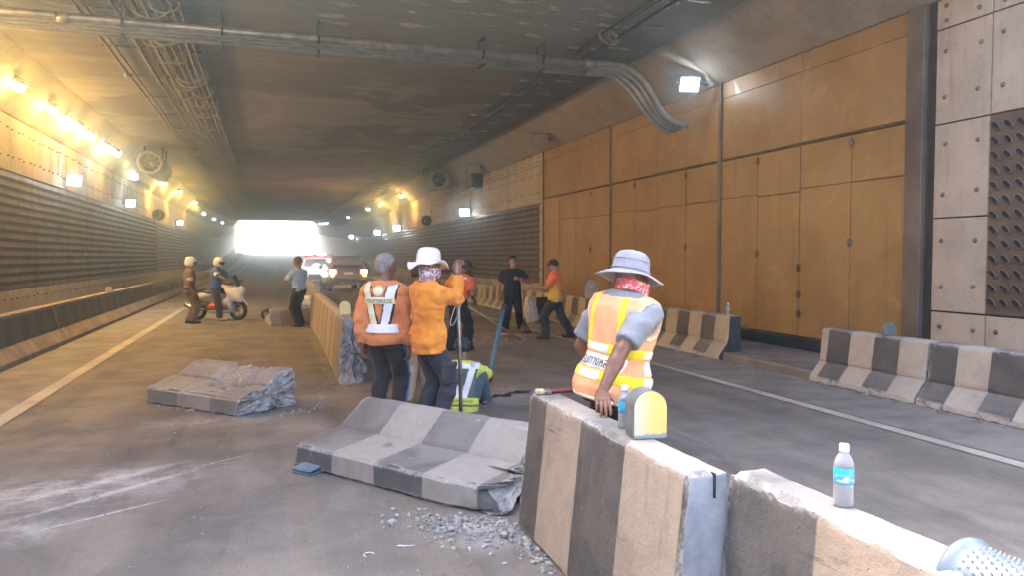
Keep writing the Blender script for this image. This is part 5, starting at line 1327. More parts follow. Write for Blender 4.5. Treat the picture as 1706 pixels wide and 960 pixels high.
hv = shell(Cc, .038, lambda q: np.maximum(np.maximum(bx_(q[..., 2], .0, .09), -1), -1), 'harness_vest', m_silver, hem=0, wr=.008, seed=12)
xs = lambda q, s_: s_*(.056+.080*np.clip((q[..., 2]-.08)/.36, 0, 1))
for s_, mt in ((-1, m_pale), (1, m_silver)):
    shell(Cc, .0325, lambda q: np.maximum(np.maximum(np.abs(q[..., 0]-xs(q, s_))-.058, .07-q[..., 2]), q[..., 1]-.02), 'strap_edging', m_edge, hv, wr=.008, seed=12)
    shell(Cc, .034, lambda q: np.maximum(np.maximum(np.abs(q[..., 0]-xs(q, s_))-.047, .07-q[..., 2]), q[..., 1]-.02), 'harness_strap', mt, hv, wr=.008, seed=12)
    shell(Cc, .034, lambda q: np.maximum(np.maximum(np.abs(q[..., 0]-s_*.14)-.036, .07-q[..., 2]), -q[..., 1]+.02), 'harness_strap', mt, hv, wr=.008, seed=12)
tb = shell(Cc, .036, lambda q: np.maximum(np.maximum(bx_(q[..., 2], .285, .355), np.abs(q[..., 0])-.165), q[..., 1]), 'text_band', m_pale, hv, wr=.008, seed=12)
shell(Cc, .036, lambda q: np.maximum(np.hypot(q[..., 0]+.0, q[..., 2]-.415)-.055, q[..., 1]), 'round_badge', m_pale, hv, wr=.008, seed=12)
def tsheet(p, txt, size, tgt, x, z, parent, mat=m_ink, sq=.8, y=-.22): sheet_text(txt, size, mat, tgt, p.tp(x, y, z), (p.T.to_3x3() @ Vector((1, 0, 0))), (p.T.to_3x3() @ Vector((0, 0, 1))), parent, 'lettering', .003, .3, sq)
tsheet(Cc, 'กรมทางหลวง', .062, tb, 0, .318, hv, m_ink, .84)
tsheet(Cc, 'แขวงฯ', .030, hv, 0, .052, hv, m_faint, 1) if False else None
for sd in (1,):
    a, e, w = Cc.arm[sd]; cone_shell(Cc, a+(e-a)*.42, a+(e-a)*.54, .0735*Cc.k, .0725*Cc.k, 'sleeve_stripe', M('grey_reflective_tape', (.42, .36, .32), .4, .1, 14))
a, kn, an, _t = Cc.leg[1]
for dx in (-.014, .010):
    g = MB(); pts = [a+V3(.112, dx, -.02), a+(kn-a)*.4+V3(.105, dx, 0), kn+V3(.086, dx, 0), kn+(an-kn)*.4+V3(.088, dx, 0), an+V3(.075, dx, .05)]; g.tube([tuple(x) for x in arc(pts, 4)], .0055, 5); g.build('side_stripe', m_stripe, Cc.t)

# ---- seated worker
D = Person('worker sitting on the road in lime shirt and white vest, dark cap, back turned', (1.99, 7.93, 0), 16, 1.54, h=.010, lean=(9, 2), hip_z=.085)
D.look(-18, 20, 0); D.set_arm(1, D.w2l((2.42, 8.28, .27)), (1, -.5, -.2)); D.set_arm(-1, D.tp(-.10, .34, .10), (-1, -.3, -.2))
D.set_leg(1, (.26, .34, .08), (.5, .5, 1)); D.set_leg(-1, (-.24, .36, .08), (-.4, .5, 1))
D.body({1: dict(p=(-.5, 0, -1), h=.0045), -1: dict(p=(.5, 0, -1), h=.0045)}); D.shirt(m_lime, 'lime_shirt', sleeve=.42, hem=-.12, grow=.018, seed=15); D.trousers(cloth('teal_jeans', (.07, .12, .14)), 'jeans', .018, .006, .02, -.02); D.shoes(M('worn_grey_shoe', (.22, .19, .18), .7, .2, 20))
cap(D, cloth('black_teal_cap', (.03, .045, .05)), 1.04, (0, -4, 0)); D.hair(m_blhair, .010, -.06, .04)
dv = shell(D, .030, lambda q: np.maximum(-.12-q[..., 2], -1), 'mesh_vest', m_limedk, wr=.006, seed=15, flare=.012)
shell(D, .033, lambda q: np.maximum(.405-q[..., 2], q[..., 1]-.03), 'white_yoke', m_silver, dv, wr=.006, seed=15, flare=.012)
for s_ in (-1, 1): shell(D, .033, lambda q: np.maximum(np.maximum(np.abs(q[..., 0]-s_*(.035+.095*np.clip((q[..., 2]-.06)/.35, 0, 1)))-.046, .04-q[..., 2]), q[..., 1]), 'white_strap', m_silver, dv, wr=.006, seed=15, flare=.012)
db = shell(D, .034, lambda q: bx_(q[..., 2], -.03, .06), 'lime_belt', m_lime, dv, wr=.006, seed=15, flare=.012); shell(D, .034, lambda q: bx_(q[..., 2], -.14, -.045), 'lime_hem', m_lime, dv, wr=.006, seed=15, flare=.012)
tsheet(D, 'กรมทางหลวง', .050, db, .0, .02, dv, m_ink, 1.0); tsheet(D, 'กรมทางหลวง', .034, tb if False else dv, .0, .43, dv, m_ink, 1.0) if False else None

# ---- worker half hidden behind the white hat
E_ = Person('worker in orange t shirt half hidden behind the man in the white hat', (1.60, 8.35, 0), 15, 1.64, h=.013)
E_.look(-10, 8); E_.set_arm(-1, E_.w2l((1.36, 8.30, .86)), (-.5, -1, 0)); E_.set_arm(1, E_.tp(.24, .10, -.05), (.5, -1, 0))
for sd in (1, -1): E_.set_leg(sd, (.14*sd, .05*sd, .085), (0, 1, 0))
E_.body({1: dict(h=.013), -1: dict(h=.006)}); E_.shirt(m_orange, 't_shirt', sleeve=.30, hem=-.10, grow=.018, seed=21); E_.trousers(m_beige, 'beige_trousers', .03, .008); E_.shoes(m_shoe); E_.hair(m_blhair)
# ---- worker in orange red shirt beyond the hands
F_ = Person('worker in orange red shirt and dark cap bending beyond the steel bar', (3.20, 12.95, 0), 50, 1.68, h=.013, lean=(14, 4))
F_.look(30, 24, 10); F_.set_arm(1, F_.tp(.20, .26, .06), (.6, -1, -.2)); F_.set_arm(-1, F_.tp(-.24, .22, .12), (-.8, -.6, 0))
F_.set_leg(1, (.13, .10, .085), (0, 1, 0)); F_.set_leg(-1, (-.13, -.12, .085), (0, 1, 0))
F_.body({1: dict(h=.006, curl=(.9, .9, .9, .9)), -1: dict(h=.006, curl=(.9, .9, .9, .9))}); F_.shirt(m_red, 't_shirt', sleeve=.34, hem=-.08, grow=.018, seed=22); F_.trousers(m_black, 'trousers', .03, .008); F_.shoes(m_shoe); F_.hair(m_blhair); cap(F_, m_iris and cloth('black_cap_cloth', (.025, .022, .022)))
shell(F_, .024, lambda q: np.maximum(np.maximum(np.hypot(q[..., 0], q[..., 2]-.30)-.085, q[..., 1]), -1), 'back_print', M('dark_red_print', (.30, .05, .05), .8, .3, 40), None)
shell(F_, .024, lambda q: np.maximum(bx_(q[..., 2], .41, .45), q[..., 1]-.02), 'pale_shoulder_band', m_white, None)
g = MB(); g.tube([tuple(F_.tp(*x)) for x in arc([(.10, -.13, .02), (.07, -.16, -.2), (.06, -.17, -.42), (.10, -.17, -.47), (.14, -.15, -.40), (.155, -.12, -.2), (.16, -.07, .0)], 4)], .007, 6); g.build('white_cord', m_white, F_.t)
# ---- man in black with the broom
G_ = Person('smiling man in black t shirt and track trousers with a broom', (5.13, 15.72, 0), 196, 1.74, h=.012, belly=1.12, shw=1.08, skin=m_skin2)
G_.look(-6, 4); G_.set_arm(1, G_.tp(.34, .06, -.10), (.5, -.8, 0)); G_.set_arm(-1, G_.tp(-.135, .30, .28), (-1, -.3, -.6))
G_.set_leg(1, (.17, .02, .085), (0, 1, 0), (.35, .94, 0)); G_.set_leg(-1, (-.18, .02, .085), (0, 1, 0), (-.45, .9, 0))
G_.body({1: dict(p=(-1, 0, 0), h=.005), -1: dict(f=(.6, .5, .25), p=(.45, -.4, -.4), curl=(.95, .95, .95, .95), h=.005, thumb=.8)}, eyes=True)
G_.shirt(m_black, 't_shirt', sleeve=.36, hem=-.15, grow=.022, wr=.006, seed=31, collar=False); G_.trousers(m_black, 'track_trousers', .022, .007); G_.shoes(M('grey_trainer', (.14, .12, .11), .7, .2, 20)); G_.hair(m_blhair, .013, -.02, .05, .006)
L_ = lambda x, y, z: tuple(G_.head+G_.headR@(V3(x, y, z)*G_.k))
g = MB(); g.tube([L_(-.026, .088, -.060), L_(-.013, .100, -.067), L_(0, .1035, -.069), L_(.013, .100, -.067), L_(.026, .088, -.060)], [.002, .006, .007, .006, .002], 6); g.build('smile', m_teeth, G_.t)
for sd in (1, -1):
    a, kn, an, _ = G_.leg[sd]; cone_shell(G_, a+(kn-a)*.62, a+(kn-a)*.80, .098*G_.k, .094*G_.k, 'knee_panel', m_maroon)
# ---- man in the orange polo
H_ = Person('man in orange yellow polo and dark cap looking down at his phone', (5.55, 14.25, 0), -62, 1.66, h=.012, belly=1.10, skin=m_skin2)
H_.look(-6, 26, 0); H_.set_arm(-1, H_.tp(-.10, .38, .17), (-1, -.6, -.6)); H_.set_arm(1, H_.tp(.03, .36, .17), (1, -.6, -.6))
H_.set_leg(-1, (-.11, .16, .085), (0, 1, 0)); H_.set_leg(1, (.11, -.34, .10), (0, 1, 0))
H_.body({1: dict(p=(0, .2, 1), h=.005, curl=(.6, .6, .6, .6)), -1: dict(p=(0, .2, 1), h=.005, curl=(.6, .6, .6, .6))}, eyes=True)
def polo_mat():
    t = NT('orange_yellow_polo_cloth'); co = t.coord('Object'); z = t.sep(co)[2]; n = t.noise(co, 9, 4)
    f = t.ramp(t.math('ADD', z, t.math('MULTIPLY', n, .22)), 1.06, 1.32); return t.fin(t.mix(f, (.74, .40, .05), (.80, .17, .06)), .85)
H_.shirt(polo_mat(), 'polo_shirt', sleeve=.36, hem=-.12, grow=.022, wr=.006, seed=33); H_.trousers(m_dkt, 'trousers', .022, .007); H_.shoes(m_shoe); H_.hair(m_blhair); cap(H_, m_dkgreen)
g = MB(); g.bbox((-.035, -.012, -.06), (.035, .012, .06), .008, 0, Matrix.Translation(H_.tp(-.15, -.10, .0)) @ Matrix.Rotation(radians(50), 4, 'Z')); g.build('belt_pouch', M('grey_pouch', (.40, .38, .34), .7, .4, 40), H_.t)
# ---- standing policeman
I_ = Person('policeman in brown uniform and white helmet standing behind the scooter', (-1.86, 20.3, 0), 72, 1.70, h=.014, shw=1.02)
I_.look(4, 12); I_.set_arm(1, I_.tp(.25, .02, -.10), (.4, -1, 0)); I_.set_arm(-1, I_.tp(-.22, .14, -.05), (-.4, -1, 0))
for sd in (1, -1): I_.set_leg(sd, (.09*sd, .03*sd, .085), (0, 1, 0))
I_.body({1: dict(h=.007), -1: dict(h=.014)}); I_.shirt(m_brown, 'uniform_shirt', sleeve=.40, hem=-.02, grow=.012, seed=41); I_.trousers(m_brown, 'uniform_trousers', .016, .005, .03, seed=42); I_.shoes(m_shoe); helmet(I_, m_helm, m_visor)
a, e, w = I_.arm[1]; ab_ = cone_shell(I_, a+(e-a)*.45, a+(e-a)*.80, .076*I_.k, .073*I_.k, 'white_armband', m_white)
g = MB(); q_ = a+(e-a)*.62; g.bbox((.055, -.025, -.025), (.081, .025, .025), .008, 0, Matrix.Translation(q_)); g.build('armband_mark', m_faint, ab_)
shell(I_, .020, lambda q: bx_(q[..., 2], -.035, .01), 'belt', m_iris, None, arms=False)
# ---- policeman in the pale blue shirt
K_ = Person('man in a pale blue shirt and dark trousers standing by the flat tan slab', (.70, 18.6, 0), -40, 1.72, h=.014)
K_.look(-20, 18); K_.set_arm(1, K_.tp(.12, .34, .22), (1, -.5, -.5)); K_.set_arm(-1, K_.tp(-.12, .34, .20), (-1, -.5, -.5))
for sd in (1, -1): K_.set_leg(sd, (.10*sd, .05*sd, .085), (0, 1, 0))
K_.body({1: dict(h=.007), -1: dict(h=.007)}); K_.shirt(m_blue, 'uniform_shirt', sleeve=.40, hem=-.04, grow=.014, seed=51); K_.trousers(m_black, 'trousers', .022, .006, .02, seed=52); K_.shoes(m_shoe); K_.hair(m_blhair)
# ================================================================== tools, bottles, debris
m_steelbar = M('worn_steel_bar', (.36, .33, .30), .38, .25, 20, .1, metal=.6, c2=(.20, .17, .15)); m_bluepole = M('blue_green_painted_pole', (.05, .16, .22), .45, .25, 16, .1, c2=(.04, .10, .13)); m_wood = M('pale_wood_handle', (.48, .33, .17), .6, .2, 14, .1); m_bristle = M('brown_bristles', (.24, .14, .07), .9, .3, 60, .6); m_plast = M('clear_bottle_plastic', (.85, .9, .95), .08); m_capw = M('white_bottle_cap', (.85, .87, .9), .35, .05, 30)
def glassy(name, c, ior=1.33, rough=.04, tr=1.0):
    if name in _mats: return _mats[name]
    t = NT(name); t.fin(c, rough); t.b.inputs['Transmission Weight'].default_value = tr; t.b.inputs['IOR'].default_value = ior; _mats[name] = t.m; return t.m
m_clear = glassy('clear_plastic', (.93, .96, .98), 1.12, .05, .7); m_water = glassy('bottle_water', (.86, .93, .96), 1.25, .04, .6)
t = thing('steel_bar', 'upright round steel digging bar gripped by the man in the white hat', 'steel bar', (1.755, 7.03, 0))
g = MB(); g.tube([(.012, .0, .05), (0, 0, .8), (-.028, 0, 1.62)], .0185, 10); g.build('shaft', m_steelbar, t); g = MB(); g.tube([(.012, 0, .06), (.014, 0, .0)], [.0185, .004], 10); g.build('point', m_steelbar, t)
t = thing('blue_pole', 'blue painted pole leaning beside the seated worker', 'pole', (2.50, 8.75, 0))
tip = Vector((2.93, 9.35, 1.02))-Vector((2.50, 8.75, 0)); g = MB(); g.tube([(0, 0, 0), tuple(tip*.97)], .026, 10); g.build('shaft', m_bluepole, t); g = MB(); g.tube([tuple(tip*.96), tuple(tip*1.03)], .034, 10); g.build('end_collar', m_blk, t)
t = thing('broom', 'wooden broom with brown bristles held by the man in black', 'broom', (5.20, 15.28, 0))
g = MB(); g.tube([(.05, 0, .22), (-.01, .04, 1.24)], .016, 8); g.build('handle', m_wood, t); g = MB(); g.tube([(.053, 0, .34), (.055, 0, .22)], [.02, .045], 10); g.build('binding', m_blk, t)
r_ = random.Random(3)
for k in range(46):
    a = r_.uniform(-1, 1); b = r_.uniform(-1, 1); g = MB() if k == 0 else g
    g.tube([(.055+.03*a, .02*b, .24), (.055+.10*a, .04*b, .12), (.06+.17*a+r_.uniform(-.01, .01), .06*b, r_.uniform(.0, .02))], [.008, .012, .006], 5)
tag(g.build('bristles', m_bristle, t), kind='stuff')
for (a, b, lab) in (((3.35, 12.75, .80), (4.75, 14.0, .03), 'long wooden handled tool slanting from the hands of the worker in orange red'), ((3.2, 13.6, .30), (4.9, 14.6, .02), 'second long stick lying low behind the worker in orange red')):
    t = thing('long_tool', lab, 'tool', a); d = Vector(b)-Vector(a); g = MB(); g.tube([(0, 0, 0), tuple(d)], .016, 7); g.build('handle', m_wood, t)
    g = MB(); g.bbox((-.10, -.02, -.02), (.10, .02, .03), .008, 0, Matrix.Translation(d)); g.build('head', m_steelbar, t)
# ---- water bottles
def label_mat():
    t = NT('blue_bottle_label'); co = t.coord('Object'); xyz = t.sep(co); n = t.noise(co, 22, 3, .5, 1.0)
    f = t.ramp(t.math('ADD', xyz[2], t.math('MULTIPLY', n, .02)), .123, .128)
    col = t.mix(t.ramp(n, .48, .60), (.10, .42, .66), (.75, .86, .90)); col = t.mix(f, col, (.02, .44, .56))
    col = t.mix(t.ramp(xyz[2], .092, .086), col, (.06, .40, .58)); return t.fin(col, .3)
m_label = label_mat()
def bottle(lab, loc, s=1.0, rz=0):
    t = thing('water_bottle', lab, 'water bottle', loc, rz, 'plastic water bottles'); t.scale = (s, s, s)
    prof = [(.0, .0), (.024, .0), (.031, .006), (.0325, .014), (.0315, .026), (.033, .032), (.0315, .040), (.033, .047), (.0315, .055), (.033, .062), (.032, .075), (.0315, .08), (.0315, .135), (.0325, .14), (.031, .150), (.026, .165), (.018, .178), (.0135, .184), (.0135, .196), (.0, .196)]
    g = MB(); g.lathe(prof, 20); g.build('bottle_body', m_clear, t)
    g = MB(); g.lathe([(max(0, r*.93), z*.97+.003) for r, z in prof if z < .15]+[(.0, .149)], 18); g.build('water', m_water, t)
    g = MB(); g.lathe([(.0322, .080), (.0330, .081), (.0330, .134), (.0322, .135)], 24); g.build('label', m_label, t)
    g = MB(); g.lathe([(.0, .212), (.0145, .212), (.0158, .209), (.0158, .194), (.0165, .192), (.0165, .187), (.0, .187)], 20); g.build('cap', m_capw, t)
    return t
bottle('clear water bottle with blue label standing on the nearest striped barrier', (1.835, 2.03, .838), 1.0, .6)
bottle('water bottle half hidden between the hand and the yellow reflector', (1.655, 3.30, .838), 1.0, 2)
bottle('small far water bottle on the end of the right striped barrier', (7.22, 10.66, .715), .95, 1)
# ---- paint brush
t = thing('paint_brush', 'wide paint brush with red handle lying on the far end of the standing barrier', 'paint brush', (1.585, 4.27, .842), radians(-10)); t.scale = (1.2, 1.2, 1.2)
g = MB(); g.bbox((-.035, -.028, .0), (.012, .028, .022), .006); g.build('bristles', M('cream_brush_bristles', (.66, .56, .38), .9, .2, 60, .5), t)
g = MB(); g.bbox((.012, -.030, .0), (.045, .030, .02), .003); g.build('ferrule', m_steelbar, t)
g = MB(); g.tube([(.045, 0, .010), (.07, 0, .012), (.12, 0, .014), (.19, 0, .014), (.23, 0, .012)], [.018, .011, .012, .013, .008], 9); g.build('handle', M('dark_red_varnish', (.26, .055, .04), .3, .15, 20), t)
# ---- studded rubber sleeve on the near barrier
t = thing('studded_sleeve', 'grey studded rubber sleeve lying on the nearest barrier in the bottom right corner', 'rubber sleeve', (1.825, 1.56, .79), 0); t.scale = (1.08, 1, 1.40)
m_rub = M('grey_translucent_rubber', (.15, .19, .22), .35, .12, 12, .05, c2=(.11, .14, .165)); m_stud = M('pale_rubber_stud', (.34, .38, .40), .35, .05, 20)
Rm = Matrix.Rotation(radians(90), 4, 'X')      # axis along -Y
prof = [(.098, .0), (.108, .004), (.110, .014), (.100, .028), (.094, .06), (.092, .20), (.094, .40), (.094, .60), (.088, .60), (.088, .03), (.098, .0)]
hs = Matrix.Diagonal((.95, 1, .75, 1)); g = MB(); g.lathe(prof, 36, 0, Matrix.Translation((0, 0, .0)) @ hs @ Rm); g.build('sleeve', m_rub, t)
g = MB()
for j in range(26):
    for k in range(30):
        q = 2*pi*(k+.5*(j % 2))/30; y = .055+j*.0205; Mx = Matrix.Translation((0, 0, .0)) @ hs @ Rm @ Matrix.Translation((.0925*cos(q), .0925*sin(q), y)) @ Matrix.Rotation(q, 4, 'Z') @ Matrix.Rotation(pi/2, 4, 'Y')
        g.lathe([(.0042, -.001), (.0036, .004), (.0012, .0085)], 5, 0, Mx)
tag(g.build('studs', m_stud, t), kind='stuff')
# ---- folded blue plate under the fallen barrier
t = thing('folded_board', 'folded blue grey board jammed under the corner of the large fallen barrier', 'board', (.27, 5.98, .0), radians(-48))
g = MB(); g.bbox((-.10, -.07, .002), (.10, .07, .018), .004); g.build('lower_leaf', M('blue_grey_board', (.16, .22, .26), .6, .2, 12), t); g = MB(); g.bbox((-.10, -.07, 0), (.10, .07, .014), .004, 0, Matrix.Translation((0, .0, .034)) @ Matrix.Rotation(radians(9), 4, 'X')); g.build('upper_leaf', M('blue_grey_board', (.16, .22, .26)), t)
# ---- sacks and the cap or bag
def sack(lab, loc, w, h, mat, rz=0, seed=1, name='sack'):
    F = Field((-w, -w, -.02), (w, w, h*1.4), .014); F.ell((0, 0, h*.36), (w*.62, w*.5, h*.40), None, .03); F.ell((.03, 0, h*.18), (w*.68, w*.55, h*.2), None, .06); F.ell((w*.05, 0, h*.68), (w*.46, w*.36, h*.26), None, .08); F.ell((w*.34, 0, h*.86), (w*.22, w*.18, h*.13), None, .05); F.ell((-w*.2, 0, h*.90), (w*.16, w*.16, h*.14), None, .05)
    F.wrinkle(.018, (11, 11, 7), seed); F.cut(lambda P: -P[..., 2]); o = put(name, F.mesh(name, mat), None, loc, (0, 0, rz)); return tag(o, lab, 'sack')
m_sack = M('white_woven_sack', (.58, .55, .48), .8, .2, 20, .3, c2=(.44, .40, .33))
sack('crumpled white sack with a yellow foot beside the right barriers', (6.30, 17.9, 0), .34, .66, m_sack, .4, 3)
sack('white cloth bag hanging at the side of the hidden worker', (1.33, 8.20, .93), .19, .36, m_white, 0, 5, 'cloth_bag')
t = thing('dark_crate', 'dark open crate leaning behind the white sack by the barriers', 'crate', (6.72, 18.35, 0), .2); g = MB()
g.bbox((-.30, -.03, 0), (.30, .03, .62), .01); g.bbox((-.30, .03, 0), (-.26, .45, .55), .01); g.bbox((.26, .03, 0), (.30, .45, .55), .01); g.bbox((-.26, .41, 0), (.26, .45, .5), .01); g.build('shell', m_blk, t)
# ---- concrete rubble (uncountable)
def pebble(rnd, s):
    bm = bmesh.new(); bmesh.ops.create_icosphere(bm, subdivisions=1, radius=s)
    sx, sy, sz = rnd.uniform(.6, 1.3), rnd.uniform(.6, 1.2), rnd.uniform(.35, .8); o = Vector((rnd.random()*50, rnd.random()*50, 0))
    for v in bm.verts: v.co *= 1+.45*mn.noise(v.co/s*1.4+o); v.co = Vector((v.co.x*sx, v.co.y*sy, v.co.z*sz))
    bm.verts.index_update(); r = [v.co.copy() for v in bm.verts], [[v.index for v in f.verts] for f in bm.faces]; bm.free(); return r
_rn = random.Random(11); PEB = [pebble(_rn, 1.0) for _ in range(14)]
def rubble(lab, spots, n, mat, smin, smax, name='rubble', pw=2.4):
    g = MB()
    for _ in range(n):
        cx, cy, rx, ry, ang = _rn.choice(spots); u, v = _rn.gauss(0, .45), _rn.gauss(0, .45); s = smin+(smax-smin)*_rn.random()**pw
        x, y = cx+rx*u*cos(ang)-ry*v*sin(ang), cy+rx*u*sin(ang)+ry*v*cos(ang); vs, fs = _rn.choice(PEB)
        g.add(vs, fs, 0, False, Matrix.Translation((x, y, s*.25)) @ Matrix.Rotation(_rn.uniform(0, 6.3), 4, 'Z') @ Matrix.Rotation(_rn.uniform(-.4, .4), 4, 'X') @ Matrix.Diagonal((s, s, s, 1)))
    return tag(g.build(name, mat, None), lab, 'rubble', kind='stuff')
m_chip = M('pale_concrete_chips', (.40, .375, .34), .9, .3, 30, .2, c2=(.21, .20, .18)); m_chip2 = M('tan_gravel', (.34, .28, .22), .9, .3, 30, .2)
rubble('pale concrete chips spilled between the fallen and standing barriers', [(1.22, 4.42, .38, .16, -.9), (1.28, 4.46, .22, .13, -.9), (1.40, 4.05, .06, .45, 0), (1.05, 4.55, .40, .10, -.95), (1.1, 4.35, .5, .3, -.9)], 1200, m_chip, .003, .026, pw=3.2)
rubble('scattered small chips on the left lane asphalt', [(.2, 5.2, 1.6, 1.3, 0), (-.8, 7, 1.6, 1.6, 0), (.4, 4.2, .9, .8, 0), (0, 8.8, 2.2, .8, 0)], 260, m_chip, .003, .012, pw=3)
rubble('gravel heap swept together in front of the man in black', [(4.1, 14.9, 1.3, .8, .5), (4.7, 15.1, .7, .4, 0), (3.6, 14.2, 1.0, .8, 0)], 1100, m_chip2, .008, .045)
rubble('broken grit along the foot of the right barriers', [(6.86, y, .07, .5, 0) for y in (5.4, 6.2, 7, 7.8, 8.5, 9.2, 9.9, 10.6, 11.4, 12.2)]+[(6.75, 9.3, .15, .8, 0)], 700, m_chip2, .005, .03)
rubble('crumbs of concrete beside the smaller broken barrier', [(.25, 8.35, .4, .15, .6), (.55, 8.9, .12, .35, 0), (-.9, 8.9, .5, .1, -.85), (-1.0, 12, .4, 1.5, 0)], 240, m_chip, .004, .024)
rubble('grit round the snapped end of the median', [(.85, 9.85, .35, .25, 0), (.8, 11.5, .15, 1.0, 0)], 160, m_chip2, .005, .03)
# larger lumps count: each its own
for i, (x, y, s, lab) in enumerate(((.72, 4.63, .036, 'pale lump of concrete lying in front of the large fallen barrier'), (1.33, 4.22, .045, 'biggest concrete lump at the corner of the standing barrier'), (1.05, 4.42, .036, 'concrete lump in the middle of the chips'), (1.18, 4.30, .032, 'sharp concrete lump between the chips and the standing barrier'), (.88, 4.5, .026, 'small grey concrete lump left of the chips'))):
    g = MB(); vs, fs = PEB[i]; g.add(vs, fs, 0, False, Matrix.Diagonal((s, s, s, 1))); tag(g.build('concrete_lump', m_chip, None, (x, y, s*.4), (0, 0, i)), lab, 'concrete lump', 'concrete lumps')
# chain by the seated worker
t = thing('steel_chain', 'rusty chain lying on the road by the seated worker', 'chain', (2.50, 8.55, .0)); g = MB(); lk = MB(); R0 = .024
lk.tube([(R0*1.5*cos(a), R0*.8*sin(a), 0) for a in [i*pi/5 for i in range(11)]], .006, 5); lm = lk.mesh('chain_link', M('rusty_chain', (.10, .07, .055), .6, .3, 40, metal=.4))
for i in range(26): put('chain_link', lm, t, (-.02+.022*i*cos(.3)+.03*sin(i*.8), -.1+.012*i*sin(2)+.05*sin(i*.45), .014), (radians(90*(i % 2)+20), 0, .5+.6*sin(i*.5)))
# red hand trolley lying by the flat slab
t = thing('hand_trolley', 'red hand trolley tipped over with a black wheel beside the flat slab', 'hand trolley', (.02, 21.0, 0), radians(-10)); m_redp = M('red_paint', (.40, .04, .05), .45, .15, 12)
for sy in (-.18, .18):
    g = MB(); g.tube([(0, sy, .12), (.9, sy, .42), (1.1, sy, .55)], .035, 7); g.build('side_rail', m_redp, t)
    g = MB(); R = Matrix.Translation((-.02, sy*1.4, .15)) @ Matrix.Rotation(pi/2, 4, 'X'); g.lathe([(.06, -.04), (.13, -.05), (.15, -.03), (.15, .03), (.13, .05), (.06, .04)], 18, 0, R); w_ = g.build('wheel', m_blk, t); g = MB(); g.lathe([(0, -.03), (.08, -.03), (.08, .03), (0, .03)], 14, 0, R); g.build('rim', m_lampbody, w_)
for f in (.25, .55, .85): g = MB(); g.tube([(f, -.18, .12+f*.33), (f, .18, .12+f*.33)], .022, 6); g.build('crossbar', m_redp, t)
g = MB(); g.bbox((.8, -.22, .36), (1.15, .22, .62), .05); g.build('white_cover', m_white, t)
# thin white wire curls on the asphalt
for k, (x, y, lab) in enumerate(((.52, 4.2, 'tiny white wire loop on the asphalt'), (.70, 4.25, 'short bent white wire on the asphalt'))):
    g = MB(); g.tube([(.03*cos(a), .03*sin(a), .004) for a in [i*.5 for i in range(9 if k == 0 else 5)]]+([(.09, .0, .004)] if k else []), .003, 5); tag(g.build('wire_scrap', m_capw, None, (x, y, 0)), lab, 'wire')
# ================================================================== vehicles
m_tyre = M('tyre_rubber', (.022, .021, .020), .85, .2, 20, .2); m_wpaint = M('white_car_paint', (.74, .73, .72), .25, .05, 4, spec=.6); m_gpaint = M('grey_car_paint', (.21, .205, .20), .32, .08, 4, metal=.2); m_glass = M('dark_car_glass', (.03, .035, .04), .08, .1, 3, spec=.8); m_trim = M('black_trim', (.025, .025, .026), .5, .1, 12); m_chrome = M('chrome_trim', (.6, .6, .6), .2, .1, 8, metal=.9); m_plate = M('white_number_plate', (.75, .75, .72), .4, .05, 12)
m_tail = emit('red_tail_light', (1.0, .16, .06), .5); m_tail_hot = emit('bright_brake_light', (1.0, .74, .50), 4.0); m_amber = emit('amber_indicator', (1.0, .42, .06), 2.0); m_redl = emit('red_flash_light', (1.0, .30, .36), 4.0); m_head = emit('headlight_glow', (1.0, .92, .82), 6.0)
def loft_body(secs, mat, name, parent, close=True, smooth=True, sub=2):
    """secs = list of (y, [(x,z)...] half section from bottom centre to top centre)"""
    g = MB(); n = len(secs[0][1]); rows = []
    for y, hs in secs: rows.append([(x, y, z) for x, z in hs]+[(-x, y, z) for x, z in hs[::-1]])
    m = 2*n; vs = sum(rows, [])
    g.add(vs, [(j*m+i, j*m+(i+1) % m, (j+1)*m+(i+1) % m, (j+1)*m+i) for j in range(len(secs)-1) for i in range(m)], 0, smooth)
    g.add(rows[0], [list(range(m))], 0, False); g.add(rows[-1], [list(range(m))[::-1]], 0, False)
    o = g.build(name, mat, parent); md = o.modifiers.new('bevel', 'BEVEL'); md.width = .05; md.segments = 3; md.limit_method = 'ANGLE'; md.angle_limit = radians(30)
    return o
def wheel(parent, x, y, r=.36, w=.24):
    R = Matrix.Translation((x, y, r)) @ Matrix.Rotation(pi/2, 4, 'Y')
    g = MB(); g.lathe([(r*.62, -w/2), (r*.92, -w/2), (r, -w*.36), (r, w*.36), (r*.92, w/2), (r*.62, w/2), (r*.62, -w/2)], 24, 0, R); o = g.build('wheel', m_tyre, parent)
    g = MB(); g.lathe([(0, -w*.30), (r*.63, -w*.38), (r*.63, w*.38), (0, w*.30)], 20, 0, R); g.build('rim', m_chrome, o)
